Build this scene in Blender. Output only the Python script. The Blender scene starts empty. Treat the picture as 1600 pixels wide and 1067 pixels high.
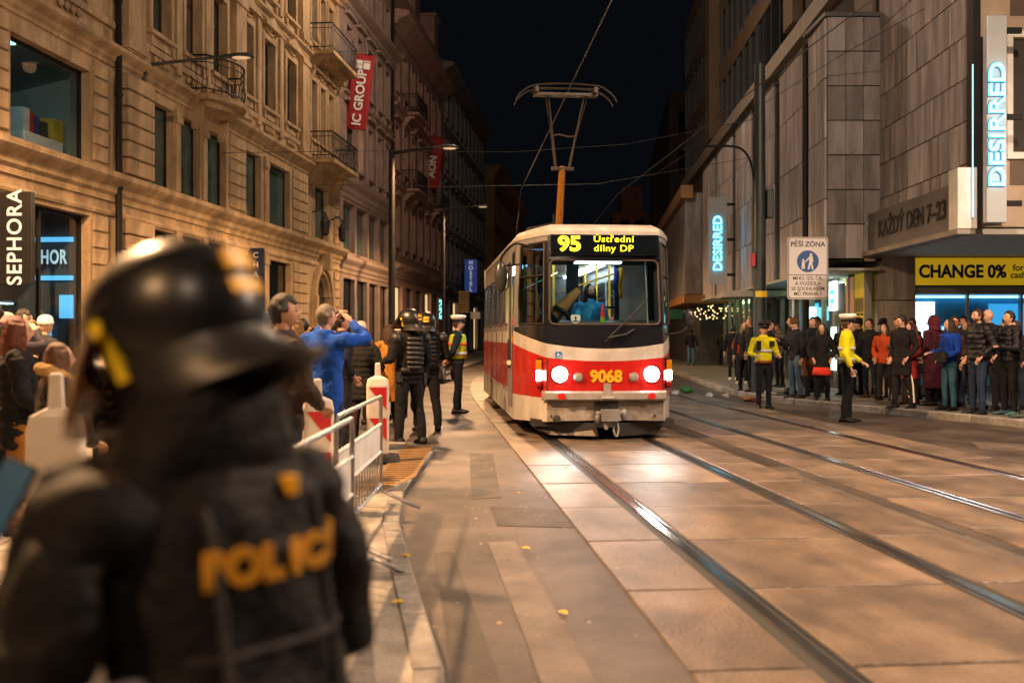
import bpy, bmesh, math, random
import numpy as np
from mathutils import Vector, Matrix

S = bpy.context.scene
COL = S.collection
R = math.radians
rnd = random.Random(11)

# ------------------------------------------------------------------ camera
cam = bpy.data.cameras.new("camera")
cam.lens = 35.0; cam.sensor_width = 36.0
cam.shift_y = -9.5 / 1600.0
cam.clip_start = 0.05; cam.clip_end = 2000.0
cam.dof.use_dof = True
cam.dof.focus_distance = 15.6
cam.dof.aperture_fstop = 1.5
camo = bpy.data.objects.new("camera", cam); COL.objects.link(camo)
camo.location = (0, 0, 1.53); camo.rotation_euler = (R(90), 0, 0)
S.camera = camo

# ------------------------------------------------------------------ night sky
w = bpy.data.worlds.new("World"); S.world = w; w.use_nodes = True
nt = w.node_tree; nt.nodes.clear()
sky = nt.nodes.new("ShaderNodeTexSky"); sky.sky_type = 'NISHITA'; sky.sun_disc = False
sky.sun_elevation = R(-6.0); sky.sun_rotation = R(200); sky.air_density = 1.2; sky.dust_density = 2.0
bgn = nt.nodes.new("ShaderNodeBackground"); bgn.inputs[1].default_value = 0.05
bg2 = nt.nodes.new("ShaderNodeBackground"); bg2.inputs[0].default_value = (0.36, 0.42, 0.62, 1); bg2.inputs[1].default_value = 0.006
add = nt.nodes.new("ShaderNodeAddShader"); wo = nt.nodes.new("ShaderNodeOutputWorld")
nt.links.new(sky.outputs[0], bgn.inputs[0]); nt.links.new(bgn.outputs[0], add.inputs[0])
nt.links.new(bg2.outputs[0], add.inputs[1]); nt.links.new(add.outputs[0], wo.inputs[0])

# ------------------------------------------------------------------ exposure and lamp settings
S.view_settings.view_transform = 'Standard'; S.view_settings.look = 'None'
S.view_settings.exposure = 0.08; S.view_settings.gamma = 1.0
S.view_settings.use_curve_mapping = False
S.render.engine = 'CYCLES'
S.cycles.use_denoising = True
try: S.cycles.denoiser = 'OPENIMAGEDENOISE'
except Exception: pass
S.cycles.max_bounces = 6; S.cycles.transparent_max_bounces = 10
S.cycles.sample_clamp_indirect = 4.0
S.cycles.caustics_reflective = False; S.cycles.caustics_refractive = False
LAMP_COL = (1.0, 0.56, 0.26)      # old sodium-like lamps on the left row
LAMP_NEUTRAL = (1.0, 0.70, 0.49)  # whiter lamps on the right and over the road, added fill lamps too
LAMP_W = 5200.0

# ------------------------------------------------------------------ materials
MATS = {}
def lin(c):
    if isinstance(c, str):
        c = c.lstrip('#'); c = [int(c[i:i+2], 16) / 255 for i in (0, 2, 4)]
        c = [x / 12.92 if x <= .04045 else ((x + .055) / 1.055) ** 2.4 for x in c]
    return tuple(c)
def mat(name, col, rough=.6, metal=0.0, var=.15, vscale=3.0, bump=0.0, bscale=30.0, spec=.5, stretch=(1, 1, 1), coat=0.0, dirt=0.0, dscale=1.2, objrand=0.0, grain=0.0, gscale=90.0):
    if name in MATS: return MATS[name]
    m = bpy.data.materials.new(name); m.use_nodes = True; MATS[name] = m
    n = m.node_tree; b = n.nodes["Principled BSDF"]; L = n.links.new
    col = lin(col)
    b.inputs["Roughness"].default_value = rough; b.inputs["Metallic"].default_value = metal
    b.inputs["Specular IOR Level"].default_value = spec
    if coat: b.inputs["Coat Weight"].default_value = coat
    b.inputs["Base Color"].default_value = (*col, 1)
    tc = n.nodes.new("ShaderNodeTexCoord")
    mp = n.nodes.new("ShaderNodeMapping"); mp.inputs["Scale"].default_value = stretch
    L(tc.outputs["Object"], mp.inputs[0])
    if var:
        nz = n.nodes.new("ShaderNodeTexNoise"); nz.inputs["Scale"].default_value = vscale; nz.inputs["Detail"].default_value = 6
        L(mp.outputs[0], nz.inputs["Vector"])
        rp = n.nodes.new("ShaderNodeValToRGB")
        rp.color_ramp.elements[0].position = .3; rp.color_ramp.elements[1].position = .7
        rp.color_ramp.elements[0].color = (*[max(0, c * (1 - var)) for c in col], 1)
        rp.color_ramp.elements[1].color = (*[min(1, c * (1 + var)) for c in col], 1)
        L(nz.outputs["Fac"], rp.inputs[0]); out = rp.outputs[0]
        if dirt:
            n2 = n.nodes.new("ShaderNodeTexNoise"); n2.inputs["Scale"].default_value = dscale; n2.inputs["Detail"].default_value = 9; n2.inputs["Roughness"].default_value = .65
            L(mp.outputs[0], n2.inputs["Vector"])
            r2 = n.nodes.new("ShaderNodeValToRGB"); r2.color_ramp.elements[0].position = .42; r2.color_ramp.elements[1].position = .62
            r2.color_ramp.elements[0].color = (1 - dirt,) * 3 + (1,); r2.color_ramp.elements[1].color = (1, 1, 1, 1)
            L(n2.outputs["Fac"], r2.inputs[0])
            mx = n.nodes.new("ShaderNodeMix"); mx.data_type = 'RGBA'; mx.blend_type = 'MULTIPLY'; mx.inputs[0].default_value = 1
            L(out, mx.inputs[6]); L(r2.outputs[0], mx.inputs[7]); out = mx.outputs[2]
            rr = n.nodes.new("ShaderNodeMapRange"); rr.inputs[3].default_value = min(1, rough + .12); rr.inputs[4].default_value = max(.05, rough - .12)
            L(n2.outputs["Fac"], rr.inputs[0]); L(rr.outputs[0], b.inputs["Roughness"])
        if grain:
            n4 = n.nodes.new("ShaderNodeTexNoise"); n4.inputs["Scale"].default_value = gscale; n4.inputs["Detail"].default_value = 3; n4.inputs["Roughness"].default_value = .8
            L(tc.outputs["Object"], n4.inputs["Vector"]); m4 = n.nodes.new("ShaderNodeMapRange"); m4.inputs[1].default_value = .3; m4.inputs[2].default_value = .7; m4.inputs[3].default_value = 1 - grain; m4.inputs[4].default_value = 1 + grain
            L(n4.outputs["Fac"], m4.inputs[0]); v4 = n.nodes.new("ShaderNodeVectorMath"); v4.operation = 'SCALE'; L(out, v4.inputs[0]); L(m4.outputs[0], v4.inputs["Scale"]); out = v4.outputs[0]
        if objrand:
            oi = n.nodes.new("ShaderNodeObjectInfo"); mr = n.nodes.new("ShaderNodeMapRange"); mr.inputs[3].default_value = 1 - objrand; mr.inputs[4].default_value = 1 + objrand * .7
            L(oi.outputs["Random"], mr.inputs[0]); vm = n.nodes.new("ShaderNodeVectorMath"); vm.operation = 'SCALE'; L(out, vm.inputs[0]); L(mr.outputs[0], vm.inputs["Scale"]); out = vm.outputs[0]
            va = n.nodes.new("ShaderNodeVectorMath"); va.operation = 'ADD'; vs_ = n.nodes.new("ShaderNodeMath"); vs_.operation = 'MULTIPLY'; vs_.inputs[1].default_value = 57.0
            L(oi.outputs["Random"], vs_.inputs[0]); L(tc.outputs["Object"], va.inputs[0]); L(vs_.outputs[0], va.inputs[1]); L(va.outputs[0], mp.inputs[0])
        L(out, b.inputs["Base Color"])
    if bump:
        n3 = n.nodes.new("ShaderNodeTexNoise"); n3.inputs["Scale"].default_value = bscale; n3.inputs["Detail"].default_value = 5
        L(mp.outputs[0], n3.inputs["Vector"])
        bp = n.nodes.new("ShaderNodeBump"); bp.inputs["Strength"].default_value = bump; bp.inputs["Distance"].default_value = .02
        L(n3.outputs["Fac"], bp.inputs["Height"]); L(bp.outputs[0], b.inputs["Normal"])
    return m
def emis(name, col, strength):
    if name in MATS: return MATS[name]
    m = bpy.data.materials.new(name); m.use_nodes = True; MATS[name] = m
    b = m.node_tree.nodes["Principled BSDF"]; c = lin(col)
    b.inputs["Base Color"].default_value = (*[x * .6 for x in c], 1); b.inputs["Roughness"].default_value = .4
    b.inputs["Emission Color"].default_value = (*c, 1); b.inputs["Emission Strength"].default_value = strength
    return m
def glass(name, tint=(.85, .92, .95), refl=1.0):
    if name in MATS: return MATS[name]
    m = bpy.data.materials.new(name); m.use_nodes = True; MATS[name] = m
    n = m.node_tree; n.nodes.clear(); L = n.links.new
    o = n.nodes.new("ShaderNodeOutputMaterial"); mx = n.nodes.new("ShaderNodeMixShader")
    t = n.nodes.new("ShaderNodeBsdfTransparent"); t.inputs[0].default_value = (*tint, 1)
    g = n.nodes.new("ShaderNodeBsdfGlossy"); g.inputs["Roughness"].default_value = .02; g.inputs[0].default_value = (.9 * refl,) * 3 + (1,)
    f = n.nodes.new("ShaderNodeFresnel"); f.inputs[0].default_value = 1.5
    ge = n.nodes.new("ShaderNodeNewGeometry"); iv = n.nodes.new("ShaderNodeMath"); iv.operation = 'SUBTRACT'; iv.inputs[0].default_value = 1.0; L(ge.outputs["Backfacing"], iv.inputs[1])
    ml = n.nodes.new("ShaderNodeMath"); ml.operation = 'MULTIPLY'; L(f.outputs[0], ml.inputs[0]); L(iv.outputs[0], ml.inputs[1])
    L(ml.outputs[0], mx.inputs[0]); L(t.outputs[0], mx.inputs[1]); L(g.outputs[0], mx.inputs[2]); L(mx.outputs[0], o.inputs[0])
    return m
def skin_mat():
    if 'skin' in MATS: return MATS['skin']
    m = bpy.data.materials.new('skin'); m.use_nodes = True; MATS['skin'] = m
    n = m.node_tree; b = n.nodes["Principled BSDF"]
    a = n.nodes.new("ShaderNodeVertexColor"); a.layer_name = "col"
    n.links.new(a.outputs[0], b.inputs["Base Color"]); b.inputs["Roughness"].default_value = .5
    b.inputs["Subsurface Weight"].default_value = 0.0
    return m
def cloth(col, rough=.85, key=''):
    c = lin(col); nm = 'fabric_%02x%02x%02x%s%d' % (*[int(min(1, x) ** .4545 * 255) for x in c], key, int(rough * 100))
    return mat(nm, c, rough=rough, var=.22, vscale=9, bump=.45, bscale=38, spec=.3)

# ------------------------------------------------------------------ mesh builder
class MB:
    def __init__(s): s.v = []; s.f = []; s.m = []
    def add(s, vs, fs, mi=0):
        o = len(s.v); s.v += [tuple(v) for v in vs]; s.f += [tuple(i + o for i in f) for f in fs]; s.m += [mi] * len(fs); return s
    def box(s, x0, x1, y0, y1, z0, z1, mi=0):
        vs = [(x, y, z) for z in (z0, z1) for y in (y0, y1) for x in (x0, x1)]
        return s.add(vs, [(0, 2, 3, 1), (4, 5, 7, 6), (0, 1, 5, 4), (2, 6, 7, 3), (0, 4, 6, 2), (1, 3, 7, 5)], mi)
    def obox(s, c, size, M=None, mi=0):
        M = M or Matrix.Identity(3); c = Vector(c); a, b, d = [x / 2 for x in size]
        vs = [c + M @ Vector((x, y, z)) for z in (-d, d) for y in (-b, b) for x in (-a, a)]
        return s.add(vs, [(0, 2, 3, 1), (4, 5, 7, 6), (0, 1, 5, 4), (2, 6, 7, 3), (0, 4, 6, 2), (1, 3, 7, 5)], mi)
    def loft(s, rings, cap=True, closed=True, mi=0):
        n = len(rings[0]); vs = [p for r in rings for p in r]; fs = []
        for i in range(len(rings) - 1):
            for j in range(n if closed else n - 1):
                k = (j + 1) % n
                fs.append((i * n + j, i * n + k, (i + 1) * n + k, (i + 1) * n + j))
        if cap and closed:
            fs.append(tuple(reversed(range(n)))); fs.append(tuple((len(rings) - 1) * n + j for j in range(n)))
        return s.add(vs, fs, mi)
    def tube(s, path, radii, n=8, cap=True, mi=0, flat=1.0):
        P = [Vector(p) for p in path]
        if not hasattr(radii, '__len__'): radii = [radii] * len(P)
        up = None; rings = []
        for i, p in enumerate(P):
            d = (P[min(i + 1, len(P) - 1)] - P[max(i - 1, 0)])
            if d.length < 1e-7: d = Vector((0, 0, 1))
            d.normalize()
            if up is None: up = Vector((0, 0, 1)) if abs(d.z) < .9 else Vector((0, 1, 0))
            x = d.cross(up)
            if x.length < 1e-5: up = Vector((1, 0, 0)); x = d.cross(up)
            x.normalize(); yv = x.cross(d).normalized(); up = yv
            rings.append([p + x * (radii[i] * math.cos(6.28319 * j / n)) + yv * (radii[i] * flat * math.sin(6.28319 * j / n)) for j in range(n)])
        return s.loft(rings, cap, True, mi)
    def lathe(s, prof, n=20, c=(0, 0, 0), M=None, cap=True, mi=0):
        M = M or Matrix.Identity(3); c = Vector(c)
        rings = [[c + M @ Vector((r * math.cos(6.28319 * j / n), r * math.sin(6.28319 * j / n), z)) for j in range(n)] for r, z in prof]
        return s.loft(rings, cap, True, mi)
    def ell(s, c, r, nu=16, nv=10, mi=0, M=None):
        M = M or Matrix.Identity(3); c = Vector(c)
        rings = []
        for i in range(nv + 1):
            a = math.pi * (i + .02 if i == 0 else (i - .02 if i == nv else i)) / nv
            rings.append([c + M @ Vector((r[0] * math.sin(a) * math.cos(6.28319 * j / nu), r[1] * math.sin(a) * math.sin(6.28319 * j / nu), -r[2] * math.cos(a))) for j in range(nu)])
        return s.loft(rings, True, True, mi)
    def prism(s, poly, f0, f1, mi=0):
        n = len(poly); vs = [f0(*p) for p in poly] + [f1(*p) for p in poly]
        fs = [tuple(reversed(range(n))), tuple(range(n, 2 * n))] + [(i, (i + 1) % n, n + (i + 1) % n, n + i) for i in range(n)]
        return s.add(vs, fs, mi)
    def mesh(s, name):
        me = bpy.data.meshes.new(name); me.from_pydata(s.v, [], s.f); return me
    def build(s, name, mats, parent=None, smooth=False, bev=0, loc=None, rz=None, fix=True):
        me = s.mesh(name)
        if not isinstance(mats, (list, tuple)): mats = [mats]
        for m in mats: me.materials.append(m)
        if len(mats) > 1: me.polygons.foreach_set('material_index', s.m)
        if fix:
            bm = bmesh.new(); bm.from_mesh(me); bmesh.ops.recalc_face_normals(bm, faces=bm.faces); bm.to_mesh(me); bm.free()
        if smooth: me.polygons.foreach_set('use_smooth', [True] * len(me.polygons))
        o = bpy.data.objects.new(name, me); COL.objects.link(o)
        if parent: o.parent = parent
        if loc: o.location = loc
        if rz is not None: o.rotation_euler = (0, 0, rz)
        if bev:
            b = o.modifiers.new('bevel', 'BEVEL'); b.width = bev; b.segments = 2; b.limit_method = 'ANGLE'
        return o
def tag(o, label, cat, group=None, kind=None):
    o['label'] = label; o['category'] = cat
    if group: o['group'] = group
    if kind: o['kind'] = kind
    return o
def empty(name, loc=(0, 0, 0), rz=0, label=None, cat=None, group=None):
    o = bpy.data.objects.new(name, None); COL.objects.link(o); o.empty_display_size = .2
    o.location = loc; o.rotation_euler = (0, 0, rz)
    if label: tag(o, label, cat, group)
    return o
def structure(o): o['kind'] = 'structure'; return o
def copy_tree(o, parent=None):
    c = o.copy(); COL.objects.link(c); c.parent = parent
    for ch in list(o.children): copy_tree(ch, c)
    return c
PIECE = {}
def piece(name, size, m, parent, loc, rot=(0, 0, 0), bev=.006):
    """one bevelled block; alike blocks share mesh data"""
    k = (name, tuple(round(x, 3) for x in size), m.name, bev)
    if k not in PIECE:
        bm = bmesh.new(); bmesh.ops.create_cube(bm, size=1)
        for v in bm.verts: v.co = Vector((v.co.x * size[0], v.co.y * size[1], v.co.z * size[2]))
        if bev: bmesh.ops.bevel(bm, geom=list(bm.edges), offset=bev, segments=1, affect='EDGES')
        me = bpy.data.meshes.new(name); bm.to_mesh(me); bm.free(); me.materials.append(m); PIECE[k] = me
    o = bpy.data.objects.new(name, PIECE[k]); COL.objects.link(o); o.parent = parent
    o.location = loc; o.rotation_euler = rot
    return o
def text(body, size, m, parent, loc, rot=(R(90), 0, 0), name='lettering', align='CENTER', ext=.004, off=0.0, sx=1.0, space=1.0, line=1.0, shear=0):
    c = bpy.data.curves.new(name, 'FONT'); c.body = body; c.size = size; c.align_x = align; c.align_y = 'CENTER'
    c.extrude = ext; c.offset = off; c.space_character = space; c.space_line = line; c.shear = shear; c.resolution_u = 4
    c.materials.append(m)
    o = bpy.data.objects.new(name, c); COL.objects.link(o); o.parent = parent; o.location = loc; o.rotation_euler = rot; o.scale = (sx, 1, 1)
    return o
def bend(pts, n=6):
    """Catmull-Rom through points"""
    P = [Vector(p) for p in pts]; out = []
    for i in range(len(P) - 1):
        a, b, c, d = P[max(i - 1, 0)], P[i], P[i + 1], P[min(i + 2, len(P) - 1)]
        for k in range(n):
            t = k / n; out.append(.5 * ((2 * b) + (c - a) * t + (2 * a - 5 * b + 4 * c - d) * t * t + (3 * b - a - 3 * c + d) * t ** 3))
    return out + [P[-1]]
# ------------------------------------------------------------------ materials of the place
M_ASPH = mat('asphalt', (.092, .072, .057), rough=.5, var=.42, vscale=1.3, bump=.55, bscale=75, dirt=.55, dscale=.6, spec=.45, grain=.35, gscale=55)
M_SLAB = mat('track_concrete', (.205, .152, .110), rough=.42, var=.42, vscale=3.0, bump=.5, bscale=55, dirt=.42, dscale=1.0, stretch=(1, .55, 1), spec=.5, objrand=.14, grain=.3, gscale=45)
M_PATCH = mat('asphalt_patch', (.055, .043, .034), rough=.6, var=.35, vscale=3, bump=.5, bscale=70, dirt=.35, dscale=2.2)
M_PATCH2 = mat('asphalt_patch_light', (.13, .103, .08), rough=.55, var=.25, vscale=2.5, bump=.4, bscale=60, dirt=.4, dscale=1.7)
M_PAVE = mat('paving_slab', (.25, .225, .195), rough=.6, var=.22, vscale=3, bump=.35, bscale=50, dirt=.45, dscale=1.5, objrand=.16, grain=.3, gscale=50)
M_KERB = mat('kerb_granite', (.24, .225, .205), rough=.65, var=.3, vscale=8, bump=.4, bscale=60, dirt=.35, objrand=.2)
M_TACT = mat('tactile_yellow', (.22, .125, .04), rough=.6, var=.25, vscale=4, bump=.3, dirt=.4)
M_STEEL = mat('rail_steel', (.42, .42, .43), rough=.22, metal=1, var=.25, vscale=4, stretch=(1, .05, 1))
M_GROOVE = mat('rail_groove', (.03, .028, .026), rough=.6, var=.3)
M_BLACK = mat('black_metal', (.010, .0105, .011), rough=.65, var=.2, spec=.3)
M_DGREY = mat('dark_grey_metal', (.05, .055, .06), rough=.5, var=.2)
M_GALV = mat('galvanised_steel', (.45, .45, .46), rough=.38, metal=.9, var=.2, vscale=12)
M_WHITE = mat('white_paint', (.72, .70, .67), rough=.5, var=.08, dirt=.12, dscale=4)
M_MOSAIC = mat('mosaic_paving', (.2, .19, .17), rough=.6, var=.5, vscale=14, bump=.6, bscale=22, dirt=.4)

# ------------------------------------------------------------------ ground, tracks, pavements
def poly_sheet(name, pts, z, m, thick=0, parent=None):
    b = MB(); n = len(pts)
    b.prism(pts, lambda x, y: (x, y, z - max(thick, .001)), lambda x, y: (x, y, z))
    return b.build(name, m, parent)
g = MB(); g.add([(-400, -120, 0), (400, -120, 0), (400, 900, 0), (-400, 900, 0)], [(0, 1, 2, 3)])
road = structure(g.build('road', M_ASPH))
def tf(Y):
    if Y < 22: return -.09 * (Y - 10)
    a = -1.08
    if Y < 42: d = Y - 22; return a - .09 * d + .5 * (.145 / 20) * d * d
    return a - .09 * 20 + .5 * .145 * 20 + .055 * (Y - 42)
TN, TF = 1.70, 4.80
def tdir(Y): return (tf(Y + .1) - tf(Y - .1)) / .2
for tc_ in (TN, TF):
    for side in (-.7175, .7175):
        for nm, x0, x1, z1, m in (('rail_groove', -.075, .095, .0045, M_GROOVE), ('rail_head', -.036, .036, .016, M_STEEL), ('rail_lip', .062, .085, .013, M_STEEL)):
            sg = 1 if side < 0 else -1
            b = MB(); rings = []
            Ys = [-6 + i * 1.0 for i in range(30)] + [24 + i * 2.5 for i in range(60)]
            for Y in Ys:
                c = tc_ + tf(Y) + side; a, e = sorted((c + sg * x0, c + sg * x1))
                rings.append([(a, Y, .001), (e, Y, .001), (e - .004, Y, z1), (a + .004, Y, z1)])
            b.loft(rings); b.build(nm, m, road)
    for i in range(30):
        Y = -4.6 + i * 1.42 + (.5 if tc_ == TF else 0)
        th = -math.atan(tdir(Y)); c = tc_ + tf(Y)
        for off, wd in ((0, 1.22), (-1.1, .56), (1.1, .56)):
            piece('track_slab', (wd, 1.398, .05), M_SLAB, road, (c + off * math.cos(th), Y + off * math.sin(th), -.012 + rnd.uniform(-.002, .002)), (rnd.uniform(-.0012, .0012), rnd.uniform(-.0012, .0012), th + rnd.uniform(-.003, .003)), bev=.007)
for tc_ in (TN, TF):
    b = MB(); b.loft([[(tc_ + tf(Y) - 1.37, Y, .0022), (tc_ + tf(Y) + 1.37, Y, .0022)] for Y in range(-6, 39)], cap=False, closed=False); b.build('track_bed', M_GROOVE, road)
# repair patches and seams in the asphalt beside the track
def strip(name, pts, m, z=.004):
    b = MB(); b.prism(pts, lambda x, y: (x, y, z - .003), lambda x, y: (x, y, z)); return b.build(name, m, road)
strip('repair_patch', [(-.55, 7.0), (-.42, 7.05), (-.02, 4.2), (.1, 3), (-.1, 3), (-.28, 4.6)], M_PATCH)
strip('repair_patch', [(-.18, 7.35), (.02, 7.4), (.35, 4.6), (.52, 3), (.25, 3), (.08, 4.9)], M_PATCH2, .005)
strip('repair_patch', [(-.55, 12.9), (-.25, 12.9), (-.1, 9.4), (-.38, 9.3)], M_PATCH)
strip('repair_patch', [(-.2, 8.9), (.55, 8.7), (.62, 7.9), (-.12, 8.0)], M_PATCH)
strip('repair_patch', [(4.9, 19.2), (7.2, 16.8), (6.9, 16.0), (4.7, 18.3)], M_PATCH)
strip('repair_patch', [(6.6, 14.3), (8.8, 13.2), (8.4, 12.3), (6.3, 13.4)], M_PATCH2)
strip('repair_patch', [(2.85, 11.6), (3.15, 11.55), (3.6, 6), (3.3, 6)], M_PATCH2)
strip('road_line', [(4.05, 24.6), (4.17, 24.6), (4.62, 21.2), (4.5, 21.2)], M_WHITE)
for k, (x, y, l, a) in enumerate([(.25, 11.2, 3.6, .09), (3.3, 9.3, 3.4, .09)]):
    b = MB(); pts = []
    for j in range(9):
        t = j / 8 - .5; pts.append((x + math.sin(a) * -t * l + rnd.uniform(-.015, .015), y + math.cos(a) * t * l))
    ww = rnd.uniform(.006, .013)
    b.loft([[(p[0] - ww, p[1], .0065), (p[0] + ww, p[1], .0065)] for p in pts], cap=False, closed=False); b.build('tar_seam', M_GROOVE, road)

# left pavement
LK = [(-.05, 2.0), (-.30, 4.38), (-.60, 6.1), (-.89, 7.85), (-1.02, 9.4), (-1.0, 12.6), (-1.35, 13.6), (-2.6, 14.2)]
pav = structure(poly_sheet('pavement_left', LK + [(-40, 14.2), (-40, -20), (.9, -20)], .06, M_PAVE, .06))
for i in range(len(LK) - 1):
    a, b_ = Vector((*LK[i], 0)), Vector((*LK[i + 1], 0)); d = b_ - a; n = max(1, round(d.length / .95)); th = math.atan2(d.y, d.x)
    for k in range(n):
        c = a + d * ((k + .5) / n); nrm = Vector((-d.y, d.x, 0)).normalized()
        p = c + nrm * .07
        piece('kerb_stone', (d.length / n - .012, .14, .1), M_KERB, pav, (p.x, p.y, .02), (0, 0, th), bev=.012)
th = math.atan(.17)
for i in range(12):
    for j in range(8):
        lx, ly = -.25 - j * .62 - (.02 if j else 0), 2.6 + i * .62
        x = -.05 + lx * math.cos(th) - (ly - 2.0) * math.sin(th); y = 2.0 + lx * math.sin(th) + (ly - 2.0) * math.cos(th)
        if y > 9.2 or y < 2.2: continue
        piece('paving_slab', (.606, .606, .04), M_PAVE, pav, (x - .2, y, .048 + rnd.uniform(-.003, .003)), (rnd.uniform(-.003, .003), rnd.uniform(-.003, .003), th), bev=.007)
b = MB(); base = [(-1.62, 9.2), (-1.28, 9.2), (-1.0, 10.3), (-1.04, 13.2), (-1.42, 13.2), (-1.42, 10.4)]
b.prism(base, lambda x, y: (x, y, .055), lambda x, y: (x, y, .074)); tact = b.build('tactile_paving', M_TACT, pav)
for i in range(24):
    yy = 9.35 + i * .16; x0 = -1.6 + max(0, min(1, (yy - 9.3) / 1.1)) * .2
    piece('tactile_rib', (.32, .05, .012), M_TACT, pav, (x0 + .19 , yy, .078), (0, 0, .02), bev=.003)
pavf = structure(poly_sheet('pavement_left_far', [(-4.4, 21.0), (-3.0, 22.5), (-2.6, 34), (-2.0, 50), (6, 220), (-60, 220), (-60, 21.0)], .1, M_MOSAIC, .1))
# right pavement
RK = [(12.2, 9.2), (10.0, 13.4), (8.5, 16.5), (7.25, 19.5), (6.25, 22.0), (5.75, 24.3), (5.75, 28), (6.25, 36), (7.3, 55), (16, 200)]
pavr = structure(poly_sheet('pavement_right', RK + [(60, 200), (60, 9.2)], .12, M_MOSAIC, .12))
for i in range(8):
    a, b_ = Vector((*RK[i], 0)), Vector((*RK[i + 1], 0)); d = b_ - a; n = max(1, round(d.length / 1.05)); th = math.atan2(d.y, d.x)
    nrm = Vector((-d.y, d.x, 0)).normalized() * -1
    for k in range(n):
        p = a + d * ((k + .5) / n) + nrm * .1
        piece('kerb_stone', (d.length / n - .015, .26, .16), M_KERB, pavr, (p.x, p.y, .052), (0, 0, th), bev=.018)

# ------------------------------------------------------------------ street lamps
M_LENS = emis('lamp_lens', (1.0, .66, .36), .55)
def lamp_head(parent, x, y, z, dx, watts, size=1.0, col=LAMP_COL):
    """flat cobra head pointing along +dx"""
    b = MB(); prof = [(-.02, .03), (.12, .07), (.35, .11), (.6, .12), (.72, .07), (.76, .02)]
    rings = []
    for px, hw in prof:
        rings.append([(x + dx * px * size, y + hw * math.cos(t) * size * 1.1, z + (hw * .75 * math.sin(t) if math.sin(t) > 0 else .015 * math.sin(t)) * size) for t in [6.28319 * k / 12 for k in range(12)]])
    b.loft(rings); h = b.build('lamp_head', M_DGREY, parent, smooth=True)
    b = MB(); b.ell((x + dx * .48 * size, y, z - .012), (.2 * size, .1 * size, .035), 16, 8); b.build('lens', M_LENS, h, smooth=True)
    l = bpy.data.lights.new('street_light', 'SPOT'); l.energy = watts; l.color = col; l.spot_size = R(168); l.spot_blend = .35; l.shadow_soft_size = .16
    lo = bpy.data.objects.new('street_light', l); COL.objects.link(lo); lo.parent = h; lo.location = (x + dx * .48 * size, y, z - .1); lo.rotation_euler = (0, 0, 0)
def wall_lamp(loc, arm, label, watts):
    o = empty('wall_lamp', loc, 0, label, 'street lamp', 'street lamps')
    b = MB(); b.tube([(0, 0, -1.6), (0, 0, .1)], .045, 8)
    for z in (-1.3, -.75, -.2): b.box(-.25, .06, -.06, .06, z - .04, z + .04)
    b.build('bracket', M_DGREY, o)
    b = MB(); b.tube([(0, 0, 0), (arm * .4, 0, .08), (arm, 0, .2)], [.045, .04, .034], 8); b.build('arm', M_DGREY, o)
    lamp_head(o, arm, 0, .2, 1, watts, 1.15)
    return o
def pole_lamp(loc, h, arm, label, watts, r=.085, col=LAMP_COL):
    o = empty('street_lamp', loc, 0, label, 'street lamp', 'street lamps')
    b = MB(); b.lathe([(r * 1.7, 0), (r * 1.7, .9), (r * 1.15, 1.0), (r, 1.1), (r * .8, h)], 14); b.build('post', M_BLACK, o, smooth=False)
    b = MB(); sg = 1 if arm > 0 else -1; b.tube([(0, 0, h - .1), (arm * .5, 0, h - .02), (arm, 0, h + .05)], [.06, .05, .04], 8); b.build('arm', M_BLACK, o)
    lamp_head(o, arm, 0, h + .05, sg, watts, 1.0, col)
    return o
wall_lamp((-8.75, 23.7, 7.95), 1.75, 'grey lamp on a wall bracket above the triple dark windows', 3.0)
wall_lamp((-9.6, 9.6, 7.95), 2.6, 'grey wall lamp over the crowd, nearest to the viewer on the left', LAMP_W * 2.7)
pole_lamp((-8.3, -4.5, 0), 8.2, 2.2, 'black street lamp behind the viewer on the left pavement', LAMP_W * .5)
pole_lamp((-3.38, 28.0, 0), 6.75, 1.15, 'thick black lamp post with short arm behind the two helmeted officers', LAMP_W * .7, .1)
pole_lamp((-3.1, 45.0, 0), 7.3, 1.3, 'slim black lamp post farther down the left pavement', LAMP_W * .8)
pole_lamp((12.4, 8.2, .12), 8.6, -1.4, 'black street lamp on the right corner in front of the exchange shop', LAMP_W * 1.3, col=LAMP_NEUTRAL)

def hung_lamp(loc, label, watts):
    o = empty('hanging_street_lamp', loc, 0, label, 'street lamp', 'street lamps')
    b = MB(); b.lathe([(.04, .35), (.06, .3), (.24, .12), (.26, .02), (.25, 0)], 20); b.build('shade', M_DGREY, o, smooth=True)
    b = MB(); b.ell((0, 0, .0), (.2, .2, .09), 18, 10); b.build('lens', M_LENS, o, smooth=True)
    b = MB(); b.tube([(-12, 0, .9), (-3, 0, .45), (0, 0, .38), (3, 0, .45), (12, 0, .9)], .01, 5); b.build('span_wire', M_BLACK, o)
    l = bpy.data.lights.new('street_light', 'POINT'); l.energy = watts; l.color = LAMP_NEUTRAL; l.shadow_soft_size = .2
    lo = bpy.data.objects.new('street_light', l); COL.objects.link(lo); lo.parent = o; lo.location = (0, 0, -.3)
hung_lamp((.6, -7.0, 10.2), 'shaded street lamp hung on a span wire over the road', LAMP_W * .24)
hung_lamp((5.6, 9.0, 10.8), 'added fill lamp hung high over the far track ahead of the tram', LAMP_W * .75)  # added fill above the frame, mainly for the right-hand facade
hung_lamp((-.5, 36, 16.0), 'unseen fill lamp added high over the road behind the tram', LAMP_W * .5)  # added fill, raised out of view, brightens the far left facades
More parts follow.
